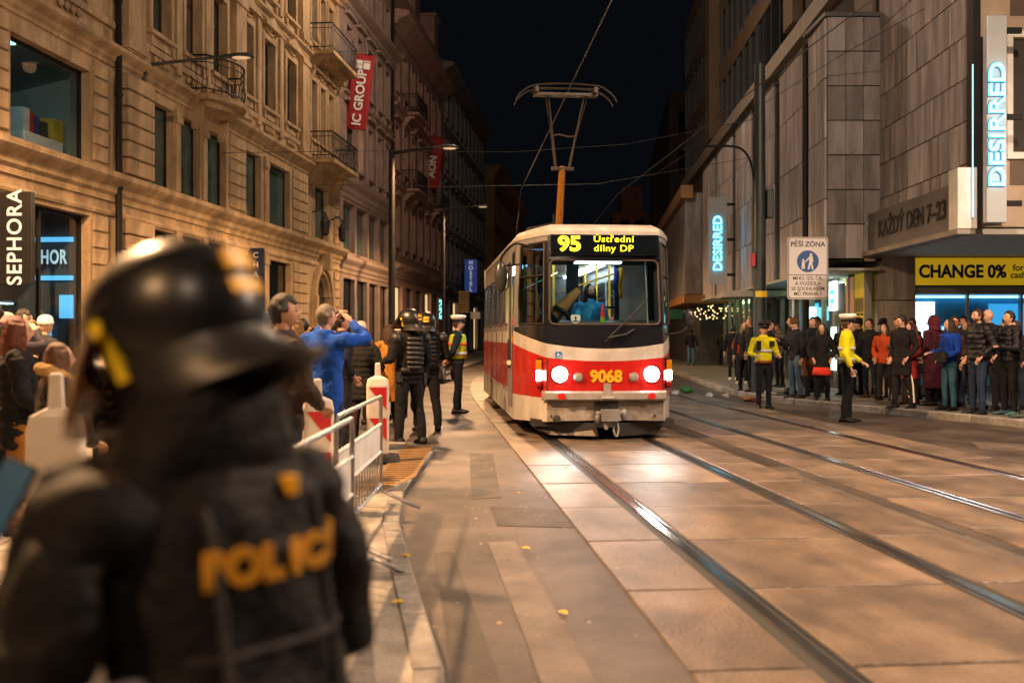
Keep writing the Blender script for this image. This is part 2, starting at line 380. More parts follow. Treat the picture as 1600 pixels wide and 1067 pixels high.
# ------------------------------------------------------------------ buildings on the left
M_TAN = mat('stucco_tan', (.58, .42, .245), rough=.8, var=.16, vscale=1.6, bump=.35, bscale=22, dirt=.38, dscale=1.3, stretch=(1.4, 1.4, .5), grain=.14, gscale=14)
M_PINK = mat('stucco_pink', (.36, .275, .24), rough=.8, var=.12, vscale=1.6, bump=.25, bscale=18, dirt=.25, dscale=.9)
M_ROSE = mat('stucco_rose', (.40, .255, .22), rough=.8, var=.12, vscale=1.6, bump=.25, bscale=18, dirt=.25, dscale=.9)
M_GREYST = mat('stucco_grey', (.24, .235, .25), rough=.8, var=.12, vscale=1.6, bump=.25, bscale=18, dirt=.25, dscale=.9)
M_OCHRE = mat('stucco_ochre', (.36, .22, .11), rough=.8, var=.15, vscale=1.6, bump=.25, bscale=18, dirt=.25, dscale=.9)
M_WFRAME = mat('window_frame_brown', (.035, .027, .022), rough=.5, var=.2)
M_WDARK = mat('window_glass_dark', (.010, .016, .018), rough=.06, var=0, spec=.9)
M_WTEAL = mat('window_glass_teal', (.045, .092, .09), rough=.12, var=.45, vscale=.7, spec=.9)
M_WBLIND = mat('window_blind', (.30, .25, .17), rough=.7, var=.1)
M_ROOF = mat('roof_tile_dark', (.06, .045, .04), rough=.7, var=.2, vscale=8)
M_GLASS = glass('clear_glass')
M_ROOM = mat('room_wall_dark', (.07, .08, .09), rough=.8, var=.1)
M_IRON = mat('wrought_iron', (.012, .012, .013), rough=.5, var=.1)
M_WARMLIT = emis('lit_window_warm', (1.0, .62, .28), .9)

def wall_grid(b, x0, x1, z0, z1, holes, y=0, depth=.32):
    xs = sorted({x0, x1, *[h[0] for h in holes], *[h[1] for h in holes]}); zs = sorted({z0, z1, *[h[2] for h in holes], *[h[3] for h in holes]})
    xs = [x for x in xs if x0 <= x <= x1]; zs = [z for z in zs if z0 <= z <= z1]
    for i in range(len(xs) - 1):
        for j in range(len(zs) - 1):
            cx, cz = (xs[i] + xs[i + 1]) / 2, (zs[j] + zs[j + 1]) / 2
            if any(h[0] < cx < h[1] and h[2] < cz < h[3] for h in holes): continue
            b.add([(xs[i], y, zs[j]), (xs[i + 1], y, zs[j]), (xs[i + 1], y, zs[j + 1]), (xs[i], y, zs[j + 1])], [(0, 1, 2, 3)])
    for a, c, d, e in holes:
        q = [(a, d), (c, d), (c, e), (a, e)]
        for k in range(4):
            p, r = q[k], q[(k + 1) % 4]
            b.add([(p[0], y, p[1]), (r[0], y, r[1]), (r[0], y + depth, r[1]), (p[0], y + depth, p[1])], [(0, 1, 2, 3)])
def moulding(parent, x0, x1, prof, m, name='cornice'):
    b = MB(); b.loft([[(x0, -d, z) for d, z in prof], [(x1, -d, z) for d, z in prof]]); return b.build(name, m, parent)
def prof(z0, z1, d, base=-.02):
    h = z1 - z0
    return [(base, z0), (.15 * d, z0), (.15 * d, z0 + .18 * h), (.35 * d, z0 + .28 * h), (.4 * d, z0 + .45 * h), (.85 * d, z0 + .62 * h), (d, z0 + .7 * h), (d, z0 + .88 * h), (.35 * d, z1), (base, z1)]
def window(parent, h, pane, kind='cross', depth=.32, frame=None, fw=.07):
    a, c, d, e = h; y = depth - .12; f = MB()
    f.box(a, a + fw, y, y + .09, d, e); f.box(c - fw, c, y, y + .09, d, e); f.box(a + fw, c - fw, y, y + .09, d, d + fw); f.box(a + fw, c - fw, y, y + .09, e - fw, e)
    if kind == 'cross':
        mx = (a + c) / 2; tz = d + (e - d) * .66
        f.box(mx - .03, mx + .03, y + .01, y + .08, d + fw, e - fw); f.box(a + fw, mx - .03, y + .012, y + .078, tz - .04, tz + .04); f.box(mx + .03, c - fw, y + .012, y + .078, tz - .04, tz + .04)
    elif kind == 'bar':
        n = max(1, round((c - a) / 1.6))
        for k in range(1, n): xx = a + (c - a) * k / n; f.box(xx - .035, xx + .035, y + .01, y + .08, d + fw, e - fw)
    w = f.build('window', frame or M_WFRAME, parent)
    g_ = MB(); g_.box(a + fw, c - fw, y + .035, y + .05, d + fw, e - fw); g_.build('pane', pane, w)
    return w
def surround(b, h, hood=True, sill=True, pw=.16, pd=.07):
    a, c, d, e = h
    b.box(a - pw, a, -pd, .02, d - .05, e); b.box(c, c + pw, -pd, .02, d - .05, e); b.box(a - pw, c + pw, -pd - .004, .02, e, e + pw)
    if hood:
        b.box(a - pw, c + pw, -.03, .02, e + pw, e + pw + .22); b.box(a - pw - .12, c + pw + .12, -.24, .02, e + pw + .22, e + pw + .34)
        b.add([(a - pw - .12, -.2, e + pw + .34), (c + pw + .12, -.2, e + pw + .34), ((a + c) / 2, -.2, e + pw + .62), (a - pw - .12, .02, e + pw + .34), (c + pw + .12, .02, e + pw + .34), ((a + c) / 2, .02, e + pw + .62)], [(0, 1, 2), (3, 5, 4), (0, 2, 5, 3), (1, 4, 5, 2), (0, 3, 4, 1)])
    if sill:
        b.box(a - pw - .08, c + pw + .08, -.16, .02, d - .15, d - .05)
        for xx in (a - pw + .02, c + pw - .14): b.box(xx, xx + .12, -.11, .02, d - .42, d - .15)
def courses(parent, x0, x1, z0, z1, m, rh=.37, d=.06):
    n = max(1, round((z1 - z0) / rh)); rh = (z1 - z0) / n
    for k in range(n): piece('stone_course', (x1 - x0, d + .04, rh - .035), m, parent, ((x0 + x1) / 2, -d / 2 + .02, z0 + rh * (k + .5)), bev=.022)
def drainpipe(parent, x, z0, z1, y=-.14, r=.075):
    b = MB(); b.tube([(x, y, z0), (x, y, z1)], r, 10)
    z = z0 + .6
    while z < z1: b.tube([(x, y, z), (x, y, z + .07)], r * 1.25, 10); z += 2.1
    return b.build('drainpipe', M_BLACK, parent)
def iron_balcony(parent, x0, x1, z, proj=.8, m=None, bow=0):
    b = MB(); n = 12; pts = []
    for i in range(n + 1):
        t = i / n; pts.append((x0 + (x1 - x0) * t, -proj - bow * math.sin(math.pi * t)))
    poly = [(x0, .02)] + pts + [(x1, .02)]
    b.prism(poly, lambda x, y: (x, y, z - .14), lambda x, y: (x, y, z))
    cx = (x0 + x1) / 2
    b.prism([(cx + (x - cx) * .8, y * .7) for x, y in poly], lambda x, y: (x, y, z - .30), lambda x, y: (x, y, z - .14))
    for xx in (x0 + .25, x1 - .43):
        b.prism([(.02, -.9), (-.1, -.9), (-.22, -.6), (-.5 * proj, -.3), (-.62 * proj, -.14), (.02, -.14)], lambda y, zz: (xx, y, z + zz), lambda y, zz: (xx + .18, y, z + zz))
    bal = b.build('balcony', m, parent)
    r = MB(); line = [(x0, 0)] + pts + [(x1, 0)]
    for hh, rr in ((1.0, .03), (.12, .02), (.82, .015)): r.tube([(x, y + .06, z + hh) for x, y in line], rr, 6)
    for i in range(len(line) - 1):
        (xa, ya), (xb, yb) = line[i], line[i + 1]; L_ = math.hypot(xb - xa, yb - ya); k = max(1, int(L_ / .13))
        for j in range(k):
            t = j / k; px, py = xa + (xb - xa) * t, ya + (yb - ya) * t + .06
            r.tube([(px, py, z), (px + .02, py - .03, z + .35), (px, py, z + .5), (px, py, z + 1.0)], .011, 4)
    r.build('railing', M_IRON, bal)
LTH = math.atan2(1, .09)
def left_building(name, label, x0, x1, zt, m, ground, mezz, floors, mz=True, roof=True, panes=None, depth_b=9):
    o = empty(name, (-11, 0, 0), LTH, label, 'building')
    allw = ground + mezz + [w_ for fl in floors for w_ in fl]
    b = MB(); wall_grid(b, x0, x1, 0, zt, allw)
    b.add([(x0, 0, 0), (x0, depth_b, 0), (x0, depth_b, zt), (x0, 0, zt)], [(0, 1, 2, 3)]); b.add([(x1, 0, 0), (x1, depth_b, 0), (x1, depth_b, zt), (x1, 0, zt)], [(0, 3, 2, 1)])
    b.add([(x0, 0, zt), (x1, 0, zt), (x1, depth_b, zt), (x0, depth_b, zt)], [(0, 1, 2, 3)])
    b.add([(x0, 2.6, 0), (x1, 2.6, 0), (x1, 2.6, zt), (x0, 2.6, zt)], [(0, 1, 2, 3)])
    b.build('wall', m, o, fix=False)
    for k, fl in enumerate(floors):
        for h in fl:
            t = MB(); surround(t, h, hood=(k < 2)); wn = window(o, h, panes(k, h) if panes else M_WDARK); t.build('surround', m, wn)
    return o
def span(c, wd, z0, z1): return (c - wd / 2, c + wd / 2, z0, z1)
# --- tan corner building with rusticated piers
G = [(10.6, 14.2, .4, 4.1), (15.2, 21.5, .35, 4.1), (24.4, 25.7, .4, 4.15), (26.1, 27.4, .4, 4.15), (27.9, 29.3, .4, 4.15), (30.9, 32.2, .1, 4.0), (33.1, 35.4, .9, 4.05), (38.2, 40.4, .1, 3.9)]
Z = [(14.0, 17.3, 5.25, 7.2), (18.6, 21.5, 5.25, 7.2), (24.4, 25.7, 5.25, 7.28), (26.1, 27.4, 5.25, 7.28), (27.9, 29.3, 5.25, 7.28), (30.9, 32.3, 5.25, 7.28), (33.1, 35.3, 5.25, 7.28), (38.4, 40.2, 5.3, 7.3)]
cs = [12.4, 14.5, 16.6, 18.7, 20.6, 24.9, 26.85, 28.7, 30.9, 33.0, 35.3, 38.1, 39.3, 40.5]
F3 = [span(c, .75 if c > 37 else 1.05, 9.0, 11.2) for c in cs]; F4 = [span(c, .75 if c > 37 else 1.0, 12.7, 14.7) for c in cs]; F5 = [span(c, .9, 16.5, 18.0) for c in cs]
M_CURT = mat('window_curtain', (.16, .14, .12), rough=.8, var=.35, vscale=5, stretch=(6, 1, .3))
def tanpane(k, h): return (M_WDARK, M_WBLIND, M_WTEAL, M_WDARK, M_CURT, M_WTEAL)[int(h[0] * 7 + k * 2) % 6]
bt = left_building('corner_building', 'tan rusticated corner building with big shop windows and stone balconies on the left', 9.5, 42.0, 18.6, M_TAN, G, Z, [F3, F4, F5], panes=tanpane)
moulding(bt, 9.5, 42.05, prof(4.52, 5.2, .38), M_TAN); moulding(bt, 9.5, 42.05, prof(7.55, 8.02, .30), M_TAN); moulding(bt, 9.5, 42.05, prof(11.75, 12.15, .25), M_TAN)
moulding(bt, 9.5, 42.05, prof(15.3, 15.95, .75), M_TAN); moulding(bt, 9.5, 42.05, prof(18.3, 18.7, .4), M_TAN)
moulding(bt, 9.5, 42.05, [(-.02, 4.2), (.05, 4.2), (.07, 4.26), (.05, 4.32), (-.02, 4.32)], M_TAN, 'fascia_moulding')
moulding(bt, 9.5, 42.05, [(-.02, 8.4), (.08, 8.4), (.1, 8.5), (.08, 8.56), (-.02, 8.56)], M_TAN, 'fascia_moulding')
for h in G:
    if h[0] < 37: window(bt, h, M_GLASS if h[0] < 22 else M_WDARK, 'bar', frame=M_BLACK)
for h in Z: window(bt, h, M_GLASS if 18 < h[0] < 19 else M_WTEAL, 'plain', frame=M_BLACK, fw=.05)
for x0, x1 in ((17.4, 18.5), (21.6, 22.2), (29.5, 30.8), (35.5, 37.3), (41.0, 41.8)):
    courses(bt, x0, x1, 5.3, 7.5, M_TAN); 
for x0, x1 in ((14.3, 15.1), (21.6, 22.2), (29.45, 30.7), (35.6, 37.3), (41.0, 41.8)): courses(bt, x0, x1, .5, 4.15, M_TAN)
for zz in ((5.22, 7.55), (.3, 4.2)): courses(bt, 22.85, 24.2, zz[0], zz[1], M_TAN, d=.2)
for z0, z1 in ((8.05, 11.7), (12.2, 15.2), (16, 18.2)):
    for x in (22.85, 29.6, 36.2): b = MB(); b.box(x, x + .85, -.2, .02, z0, z1); b.box(x - .06, x + .91, -.25, .02, z1 - .3, z1 - .12); b.box(x - .06, x + .91, -.25, .02, z0 + .05, z0 + .25); b.build('pilaster', M_TAN, bt)
    for c in [(cs[i] + cs[i + 1]) / 2 for i in range(len(cs) - 1)]:
        if not any(abs(c - q - .4) < .9 for q in (22.85, 29.6, 36.2)) and c < 37: b = MB(); b.box(c - .17, c + .17, -.09, .02, z0 + .2, z1 - .1); b.build('pilaster', M_TAN, bt)
b = MB()     # columns with small capitals between the triple windows, and carved panels under the upper windows
for x in (25.9, 27.65, 32.7):
    for z0, z1 in ((5.25, 7.3), (.4, 4.15)):
        b = MB(); b.box(x - .14, x + .14, -.05, .3, z0, z1 - .3); b.box(x - .2, x + .2, -.1, .3, z1 - .3, z1 - .12); b.box(x - .17, x + .17, -.075, .3, z1 - .12, z1 + .05); b.build('column', M_TAN, bt)
for c in cs:
    b = MB(); b.box(c - .5, c + .5, -.06, .02, 8.62, 8.82); b.build('apron', M_TAN, bt); b = MB()
    for k in range(4): b.ell((c - .36 + k * .24, -.05, 8.28), (.1, .05, .1), 8, 6)
    b.build('rosettes', M_TAN, bt, smooth=True)['kind'] = 'stuff'; b = MB(); b.ell((c, -.08, 12.05 - .5 + .15), (.18, .08, .22), 10, 6); b.tube([(c - .5, -.04, 11.62), (c - .25, -.07, 11.45), (c, -.07, 11.42), (c + .25, -.07, 11.45), (c + .5, -.04, 11.62)], .045, 6); b.build('garland', M_TAN, bt, smooth=True)
drainpipe(bt, 22.5, 0, 18)
iron_balcony(bt, 26.6, 29.1, 7.98, .55, M_TAN, .5); iron_balcony(bt, 37.4, 41.2, 8.15, 1.0, M_TAN); iron_balcony(bt, 37.4, 41.2, 12.2, 1.0, M_TAN)
# portal
b = MB()
for r_, y_, w_ in ((1.32, -.16, .26), (1.1, -.06, .2)):
    ring = [(39.3 + r_ * math.cos(t), 3.05 + r_ * math.sin(t)) for t in [math.pi * k / 16 for k in range(17)]]; rin = [(39.3 + (r_ - w_) * math.cos(t), 3.05 + (r_ - w_) * math.sin(t)) for t in [math.pi * k / 16 for k in range(17)]]
    b.loft([[(p[0], y_, p[1]), (q[0], y_, q[1]), (q[0], .3, q[1]), (p[0], .3, p[1])] for p, q in zip(ring, rin)])
for x in (37.98, 40.36): b.box(x, x + .26, -.2, .1, 1.4, 3.05); b.box(x - .1, x + .36, -.45, .1, 0, 1.4)
b.box(39.1, 39.5, -.4, .1, 4.1, 4.75)
b.build('portal_arch', M_TAN, bt)
b = MB(); b.box(38.25, 40.35, .2, .26, .1, 3.9); 
pd = b.build('door', mat('door_wood', (.06, .04, .025), rough=.5, var=.2, stretch=(6, 1, 1)), bt)
b = MB()
for x in (38.4, 39.35): b.box(x, x + .85, .17, .2, .4, 1.9); b.box(x, x + .85, .17, .2, 2.05, 3.6)
b.build('door_panels', M_WDARK, pd)
# statue-like dark lanterns beside the balcony brackets
for x in (38.0, 40.6):
    b = MB(); b.tube([(x, 0, 6.2), (x, -.35, 6.35), (x, -.5, 6.1)], .03, 6); b.lathe([(.04, 0), (.16, .1), (.2, .55), (.06, .75), (.02, .9)], 8, (x, -.5, 5.3)); b.build('lantern', M_IRON, bt)
# shop interior and merchandise behind the panes
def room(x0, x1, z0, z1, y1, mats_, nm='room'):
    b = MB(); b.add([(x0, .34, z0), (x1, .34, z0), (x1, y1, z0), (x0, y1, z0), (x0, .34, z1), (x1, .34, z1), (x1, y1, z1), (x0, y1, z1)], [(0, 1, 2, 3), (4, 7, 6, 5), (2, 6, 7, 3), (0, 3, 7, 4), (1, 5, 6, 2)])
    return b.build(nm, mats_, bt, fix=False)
rm2 = room(18.5, 21.6, 5.2, 7.3, 2.4, mat('room_wall_teal', (.17, .23, .23), rough=.8, var=.15, vscale=.8)); b = MB(); b.box(18.65, 19.5, .45, 1.3, 7.2, 7.24); b.build('ceiling_light', emis('room_fill_teal', (.35, .75, .8), 3.5), rm2); rs = room(15.1, 21.6, .1, 4.2, 2.5, M_ROOM)  # hidden ceiling panel added to brighten the room behind the mezzanine window
M_CYANDIM = emis('shop_light_cyan', (.10, .40, .65), 1.6)
for q_ in ((21.5, 21.55, .4, 1.6, 3.55, 3.65), (21.5, 21.55, .4, 1.6, 2.72, 2.82), (21.5, 21.55, .4, .7, 1.9, 2.4), (21.5, 21.55, .9, 1.2, 1.3, 1.9)): b = MB(); b.box(*q_); b.build('shop_light', M_CYANDIM, rs)
for k in range(5): b = MB(); b.box(15.6 + k * 1.2, 16.6 + k * 1.2, 1.7, 2.1, .2, 1.9 + .1 * (k % 2)); b.build('shelf', mat('shelf_dark', (.08, .085, .1), rough=.5), rs)
text('HOR', .42, emis('shop_letter', (.55, .75, .85), .8), rs, (21.42, .78, 3.2), rot=(R(90), 0, R(-90)), off=.01, name='shop_lettering', space=1.1, sx=.62)
b = MB(); b.box(19.9, 21.3, .5, 1.1, 5.26, 5.62); b.build('display_shelf', M_WHITE, bt)
for x, wd, hh, cc in ((18.9, .22, .5, (.5, .5, .48)), (19.15, .12, .45, (.35, .03, .03)), (19.32, .16, .4, (.04, .05, .15)), (19.6, .18, .35, (.05, .05, .05)), (20.0, .4, .5, (.45, .33, .04))):
    b = MB(); x += 1.1; b.box(x, x + wd, .6, .9, 5.62, 5.62 + hh); b.build('packaging', mat('packaging_%d' % int(x * 100), cc, rough=.5), bt)
# --- pinkish neighbour with wide glazing
G2 = [(42.6 + i * 2.35, 44.55 + i * 2.35, .35, 4.0) for i in range(4)]; Z2 = [(42.6 + i * 2.35, 44.6 + i * 2.35, 5.15, 7.3) for i in range(4)]
c2 = [43.4, 45.4, 47.4, 49.4, 51.2]; fl2 = [[span(c, .95, z, z + 2.3) for c in c2] for z in (8.9, 12.6)] + [[span(c, .9, 16.4, 18.2) for c in c2]]
b2 = left_building('glazed_front_building', 'pinkish grey building with wide mezzanine glazing beside the tall black pole', 42.05, 52.2, 19.4, M_PINK, G2, Z2, fl2, panes=lambda k, h: M_WARMLIT if (k == 0 and 43 < h[0] < 46.5) else M_WDARK)
for z0, z1, d in ((4.2, 5.0, .3), (7.45, 8.5, .25), (11.6, 12.0, .25), (15.4, 16.0, .7), (19.0, 19.5, .4)): moulding(b2, 42.07, 52.2, prof(z0, z1, d), M_PINK)
for h in G2: window(b2, h, M_WDARK, 'bar', frame=M_BLACK)
for h in Z2: window(b2, h, M_WTEAL, 'plain', frame=M_PINK)
drainpipe(b2, 52.1, 0, 19)
# --- rose building with banner, then grey and ochre ones towards the end of the street
c3 = [53.6 + i * 2.3 for i in range(7)]
b3 = left_building('rose_building', 'rose stucco building with deep cornice and dark balconies behind the red banner', 52.25, 69.0, 20.5, M_ROSE, [(53 + i * 3.1, 55.2 + i * 3.1, .3, 4.2) for i in range(5)], [], [[span(c, 1.0, z, z + 2.3) for c in c3] for z in (6.3, 10.4, 14.6)])
for z0, z1, d in ((4.6, 5.4, .5), (9.2, 9.6, .3), (13.3, 13.8, .35), (17.6, 18.6, .95)): moulding(b3, 52.25, 69.05, prof(z0, z1, d), M_ROSE)
for i in range(5): window(b3, (53 + i * 3.1, 55.2 + i * 3.1, .3, 4.2), M_WARMLIT if i in (0, 3) else M_WDARK, 'bar', frame=M_WFRAME)
iron_balcony(b3, 55.0, 58.2, 9.6, .95, M_ROSE); iron_balcony(b3, 55.0, 58.2, 13.8, .95, M_ROSE); iron_balcony(b3, 63.8, 66.5, 9.6, .9, M_ROSE)
for x, hh in ((53.5, 2.0), (60, 3.4), (67, 2.4)): b = MB(); b.box(x, x + 1.6, .2, 1.6, 20.5, 20.5 + hh); b.box(x - .15, x + 1.75, .05, 1.75, 20.5 + hh, 20.7 + hh); b.build('roof_gable', M_ROSE, b3)
c4 = [70.5 + i * 2.4 for i in range(10)]
b4 = left_building('grey_building', 'cool grey tall building beyond the rose one near the end of the row', 69.1, 94.0, 20.5, M_GREYST, [(70 + i * 4, 72.6 + i * 4, .3, 4.0) for i in range(6)], [], [[span(c, 1.05, z, z + 2.2) for c in c4] for z in (5.9, 9.6, 13.2, 16.8)])
for z0, z1, d in ((4.4, 5.0, .4), (19.6, 20.5, .8)): moulding(b4, 69.1, 94.0, prof(z0, z1, d), M_GREYST)
for i in range(6): window(b4, (70 + i * 4, 72.6 + i * 4, .3, 4.0), M_WARMLIT if i in (1, 4) else M_WDARK, 'bar')
c5 = [105 + i * 3 for i in range(12)]
b5 = left_building('ochre_building', 'dim ochre building far down the street with one lit window', 103, 142, 19.0, M_OCHRE, [], [], [[span(c, 1.2, z, z + 2.2) for c in c5] for z in (1.2, 5.5, 9.6, 13.6)], panes=lambda k, h: M_WARMLIT if (k == 2 and int(h[0]) in (119, 131)) else M_WDARK)
moulding(b5, 103, 142, prof(18.2, 19.1, .7), M_OCHRE)

# ------------------------------------------------------------------ signs and banners on the left
M_RED = mat('banner_red', (.30, .012, .018), rough=.75, var=.12, bump=.2, bscale=6)
M_LETW = mat('lettering_white', (.75, .75, .73), rough=.6, var=0)
def banner(loc, wd, ht, label, body, size, tilt, mark=False):
    o = empty('hanging_banner', loc, R(8), label, 'banner'); o.rotation_euler = (0, tilt, R(4))
    b = MB(); nx, nz = 8, 24; rings = []
    for i in range(nz + 1):
        z = ht * i / nz; rings.append([(-wd / 2 + wd * j / nx, .025 * math.sin(j * 1.1 + i * .35) + .012 * math.sin(i * .8), z) for j in range(nx + 1)])
    b.loft(rings, closed=False); c = b.build('cloth', M_RED, o, smooth=True); so = c.modifiers.new('solid', 'SOLIDIFY'); so.thickness = .006
    text(body, size, M_LETW, o, (.02, -.075, ht * .42), rot=(R(90), R(-90), 0), off=size * .03, sx=1.0, ext=.01)
    if mark:
        b = MB()
        for x0, x1, z0, z1 in ((-.30, -.02, .0, .17), (-.30, -.02, .2, .36), (.02, .3, 0, .27), (.02, .3, .31, .36)): b.box(x0, x1, -.085, -.06, ht * .8 + z0, ht * .8 + z1)
        b.build('emblem', M_LETW, o)
    b = MB(); b.tube([(-wd / 2 - .08, .03, -2.0), (-wd / 2 - .08, .03, ht + .6)], .035, 8); b.tube([(-wd / 2 - .1, .03, ht), (wd / 2, .03, ht)], .02, 6); b.tube([(-wd / 2 - .1, .03, .02), (wd / 2, .03, .02)], .02, 6); b.build('pole', M_IRON, o)
banner((-6.72, 42.7, 10.35), .92, 3.25, 'red hanging banner with white IC GROUP lettering and square emblem', 'IC GROUP', .52, R(7), True)
banner((-5.25, 63.5, 10.9), 1.1, 3.3, 'dark red hanging banner with AON lettering farther down the row', 'AON', .62, R(7))
def board(name, label, loc, wd, ht, th, m, rz=0, cat='sign'):
    o = empty(name, loc, rz, label, cat); b = MB(); b.box(-wd / 2, wd / 2, 0, th, 0, ht); b.build('board', m, o, bev=.01); return o
M_SIGNBLK = mat('sign_black', (.012, .012, .013), rough=.35, var=.1)
M_NAVY = mat('sign_navy', (.006, .016, .07), rough=.35, var=.1)
o = board('blade_sign', 'black vertical blade sign with white SEPHORA letters at the left edge', (-8.70, 17.4, 2.42), .62, 1.62, .12, M_SIGNBLK)
text('SEPHORA', .36, emis('letter_lit_white', (.9, .88, .85), .3), o, (.02, -.012, .82), rot=(R(90), R(-90), 0), off=.006, space=1.12)
b = MB(); b.box(-.62, -.31, .03, .09, .3, .36); b.box(-.62, -.31, .03, .09, 1.3, 1.36); b.build('bracket', M_BLACK, o)
o = board('blade_sign', 'navy vertical sign with stacked white letters, partly hidden by the helmet', (-8.0, 31.0, 2.3), .55, 1.95, .12, M_NAVY)
for k, ch in enumerate('CHAN'): text(ch, .24, M_LETW, o, (.02, -.012, 1.72 - k * .3), off=.003)
b = MB(); b.box(-.5, -.27, .03, .09, .3, .36); b.box(-.5, -.27, .03, .09, 1.5, 1.56); b.build('bracket', M_BLACK, o)
o = board('hostel_sign', 'blue vertical HOSTEL sign high up far down the left row', (-3.1, 75, 4.75), .95, 2.5, .15, emis('hostel_blue', (.012, .06, .30), .3))
for k, ch in enumerate('HOSTEL'): text(ch, .42, emis('hostel_letter', (.7, .75, .8), .5), o, (0, -.015, 2.25 - k * .4), off=.004)
b = MB(); b.box(-1.6, -.47, .04, .1, .4, .5); b.box(-1.6, -.47, .04, .1, 2.0, 2.1); b.build('bracket', M_BLACK, o)
o = board('neon_sign', 'small black blade sign with teal neon script above the officers', (-3.92, 55.0, 2.35), .42, 1.25, .1, M_SIGNBLK)
M_TEALN = emis('neon_teal', (.15, .85, .95), 4.0)
b = MB(); 
for k in range(5):
    z0 = .12 + k * .22; b.tube(bend([(-.1, -.03, z0), (.02, -.03, z0 + .12), (.12, -.03, z0 + .02), (.02, -.03, z0 - .02), (-.08, -.03, z0 + .16)][: 5 - k % 2], 4), .018, 5)
b.build('neon_tube', M_TEALN, o)
o = board('striped_sign', 'dull yellow slatted sign box far down the left pavement', (-2.9, 60, 2.9), .62, 1.3, .2, mat('sign_yellow_dull', (.32, .22, .05), rough=.6))
for k in range(7): piece('slat', (.56, .03, .1), mat('sign_brown', (.1, .06, .02)), o, (0, -.01, .15 + k * .165), bev=.008)
b = MB(); b.box(-.05, .05, .05, .15, -2.8, 0); b.build('post', M_BLACK, o)
o = board('small_sign', 'small white sign board far left of the tram', (-2.35, 64, 2.6), .62, .44, .06, M_WHITE)
b = MB(); b.box(-.03, .03, .0, .06, -2.5, 0); b.build('post', M_BLACK, o)
# ------------------------------------------------------------------ buildings on the right
M_CONC = mat('concrete_panel', (.46, .445, .455), rough=.75, var=.26, vscale=1.6, bump=.3, bscale=25, dirt=.45, dscale=1.1, stretch=(2.6, 2.6, .3), objrand=.13)
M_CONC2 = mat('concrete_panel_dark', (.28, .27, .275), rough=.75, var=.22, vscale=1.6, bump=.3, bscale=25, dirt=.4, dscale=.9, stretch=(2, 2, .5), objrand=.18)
M_CONCJ = mat('panel_joint', (.04, .036, .033), rough=.9, var=.1)
M_BRONZE = mat('bronze_wall', (.10, .072, .05), rough=.6, var=.2, vscale=1.5, bump=.15)
M_BEAM = mat('pale_beam', (.26, .24, .21), rough=.7, var=.15)
M_NEONTINT = mat('cladding_neon_tinted', (.20, .25, .29), rough=.45, var=.12, stretch=(1, 1, .3))  # blue spill of the neon sign is put into this cladding colour
M_SOFFIT = mat('soffit_plaster', (.42, .41, .38), rough=.7, var=.1)
M_SHOPFR = mat('shopfront_aluminium', (.30, .30, .29), rough=.4, metal=.5, var=.1)
def panel_wall(parent, p0, p1, z0, z1, m, pw=.46, ph=.81, th=.05, skip=None):
    """stone panels hung on the vertical plane p0->p1, outward normal to the left of the walking direction"""
    a, b_ = Vector((*p0, 0)), Vector((*p1, 0)); d = b_ - a; L_ = d.length; u = d / L_; nrm = Vector((u.y, -u.x, 0)); ang = math.atan2(u.y, u.x)
    n = max(1, round(L_ / pw)); r = max(1, round((z1 - z0) / ph)); pw = L_ / n; ph = (z1 - z0) / r
    for j in range(r):
        for i in range(n):
            c = a + u * (pw * (i + .5)) + nrm * (th / 2 + rnd.uniform(0, .006))
            piece('panel', (pw - .008, th, ph - .022), m, parent, (c.x, c.y, z0 + ph * (j + .5)), (rnd.uniform(-.003, .003), 0, ang + rnd.uniform(-.003, .003)), bev=.006)
def core(parent, pts, z0, z1, m, name='wall'):
    b = MB(); b.prism(pts, lambda x, y: (x, y, z0), lambda x, y: (x, y, z1)); return b.build(name, m, parent)
rb = empty('concrete_department_store', (0, 0, 0), 0, 'concrete panelled store with stepped bays and glowing shopfronts on the right', 'building')
# upper block over the street corner (overhangs the exchange shop)
A0, A1, B1_ = (8.62, 18.6), (8.80, 23.7), (7.50, 23.72)
core(rb, [A0, (20, 18.6), (20, 30), (8.85, 30), (8.85, 23.8)], 3.55, 15, M_CONCJ, 'core')
panel_wall(rb, A1, A0, 3.95, 12.05, M_CONC)
core(rb, [(7.52, 23.78), (8.84, 23.78), (8.84, 25.4), (7.6, 25.4)], 3.3, 9.05, M_CONCJ, 'core')
panel_wall(rb, B1_, (8.79, 23.72), 3.35, 9.1, M_CONC2, .44, .82)  # side turned to the camera; its shade is put in as darker panels
panel_wall(rb, (7.6, 25.35), (7.51, 23.74), 3.35, 9.1, M_CONC, .8, 1.62)
b = MB(); b.box(7.42, 8.9, 23.62, 25.4, 9.1, 9.2); b.build('coping', M_DGREY, rb)
b = MB(); b.tube([(7.56, 25.62, .2), (7.56, 25.62, 9.0)], .09, 8); b.build('drainpipe', M_BLACK, rb)
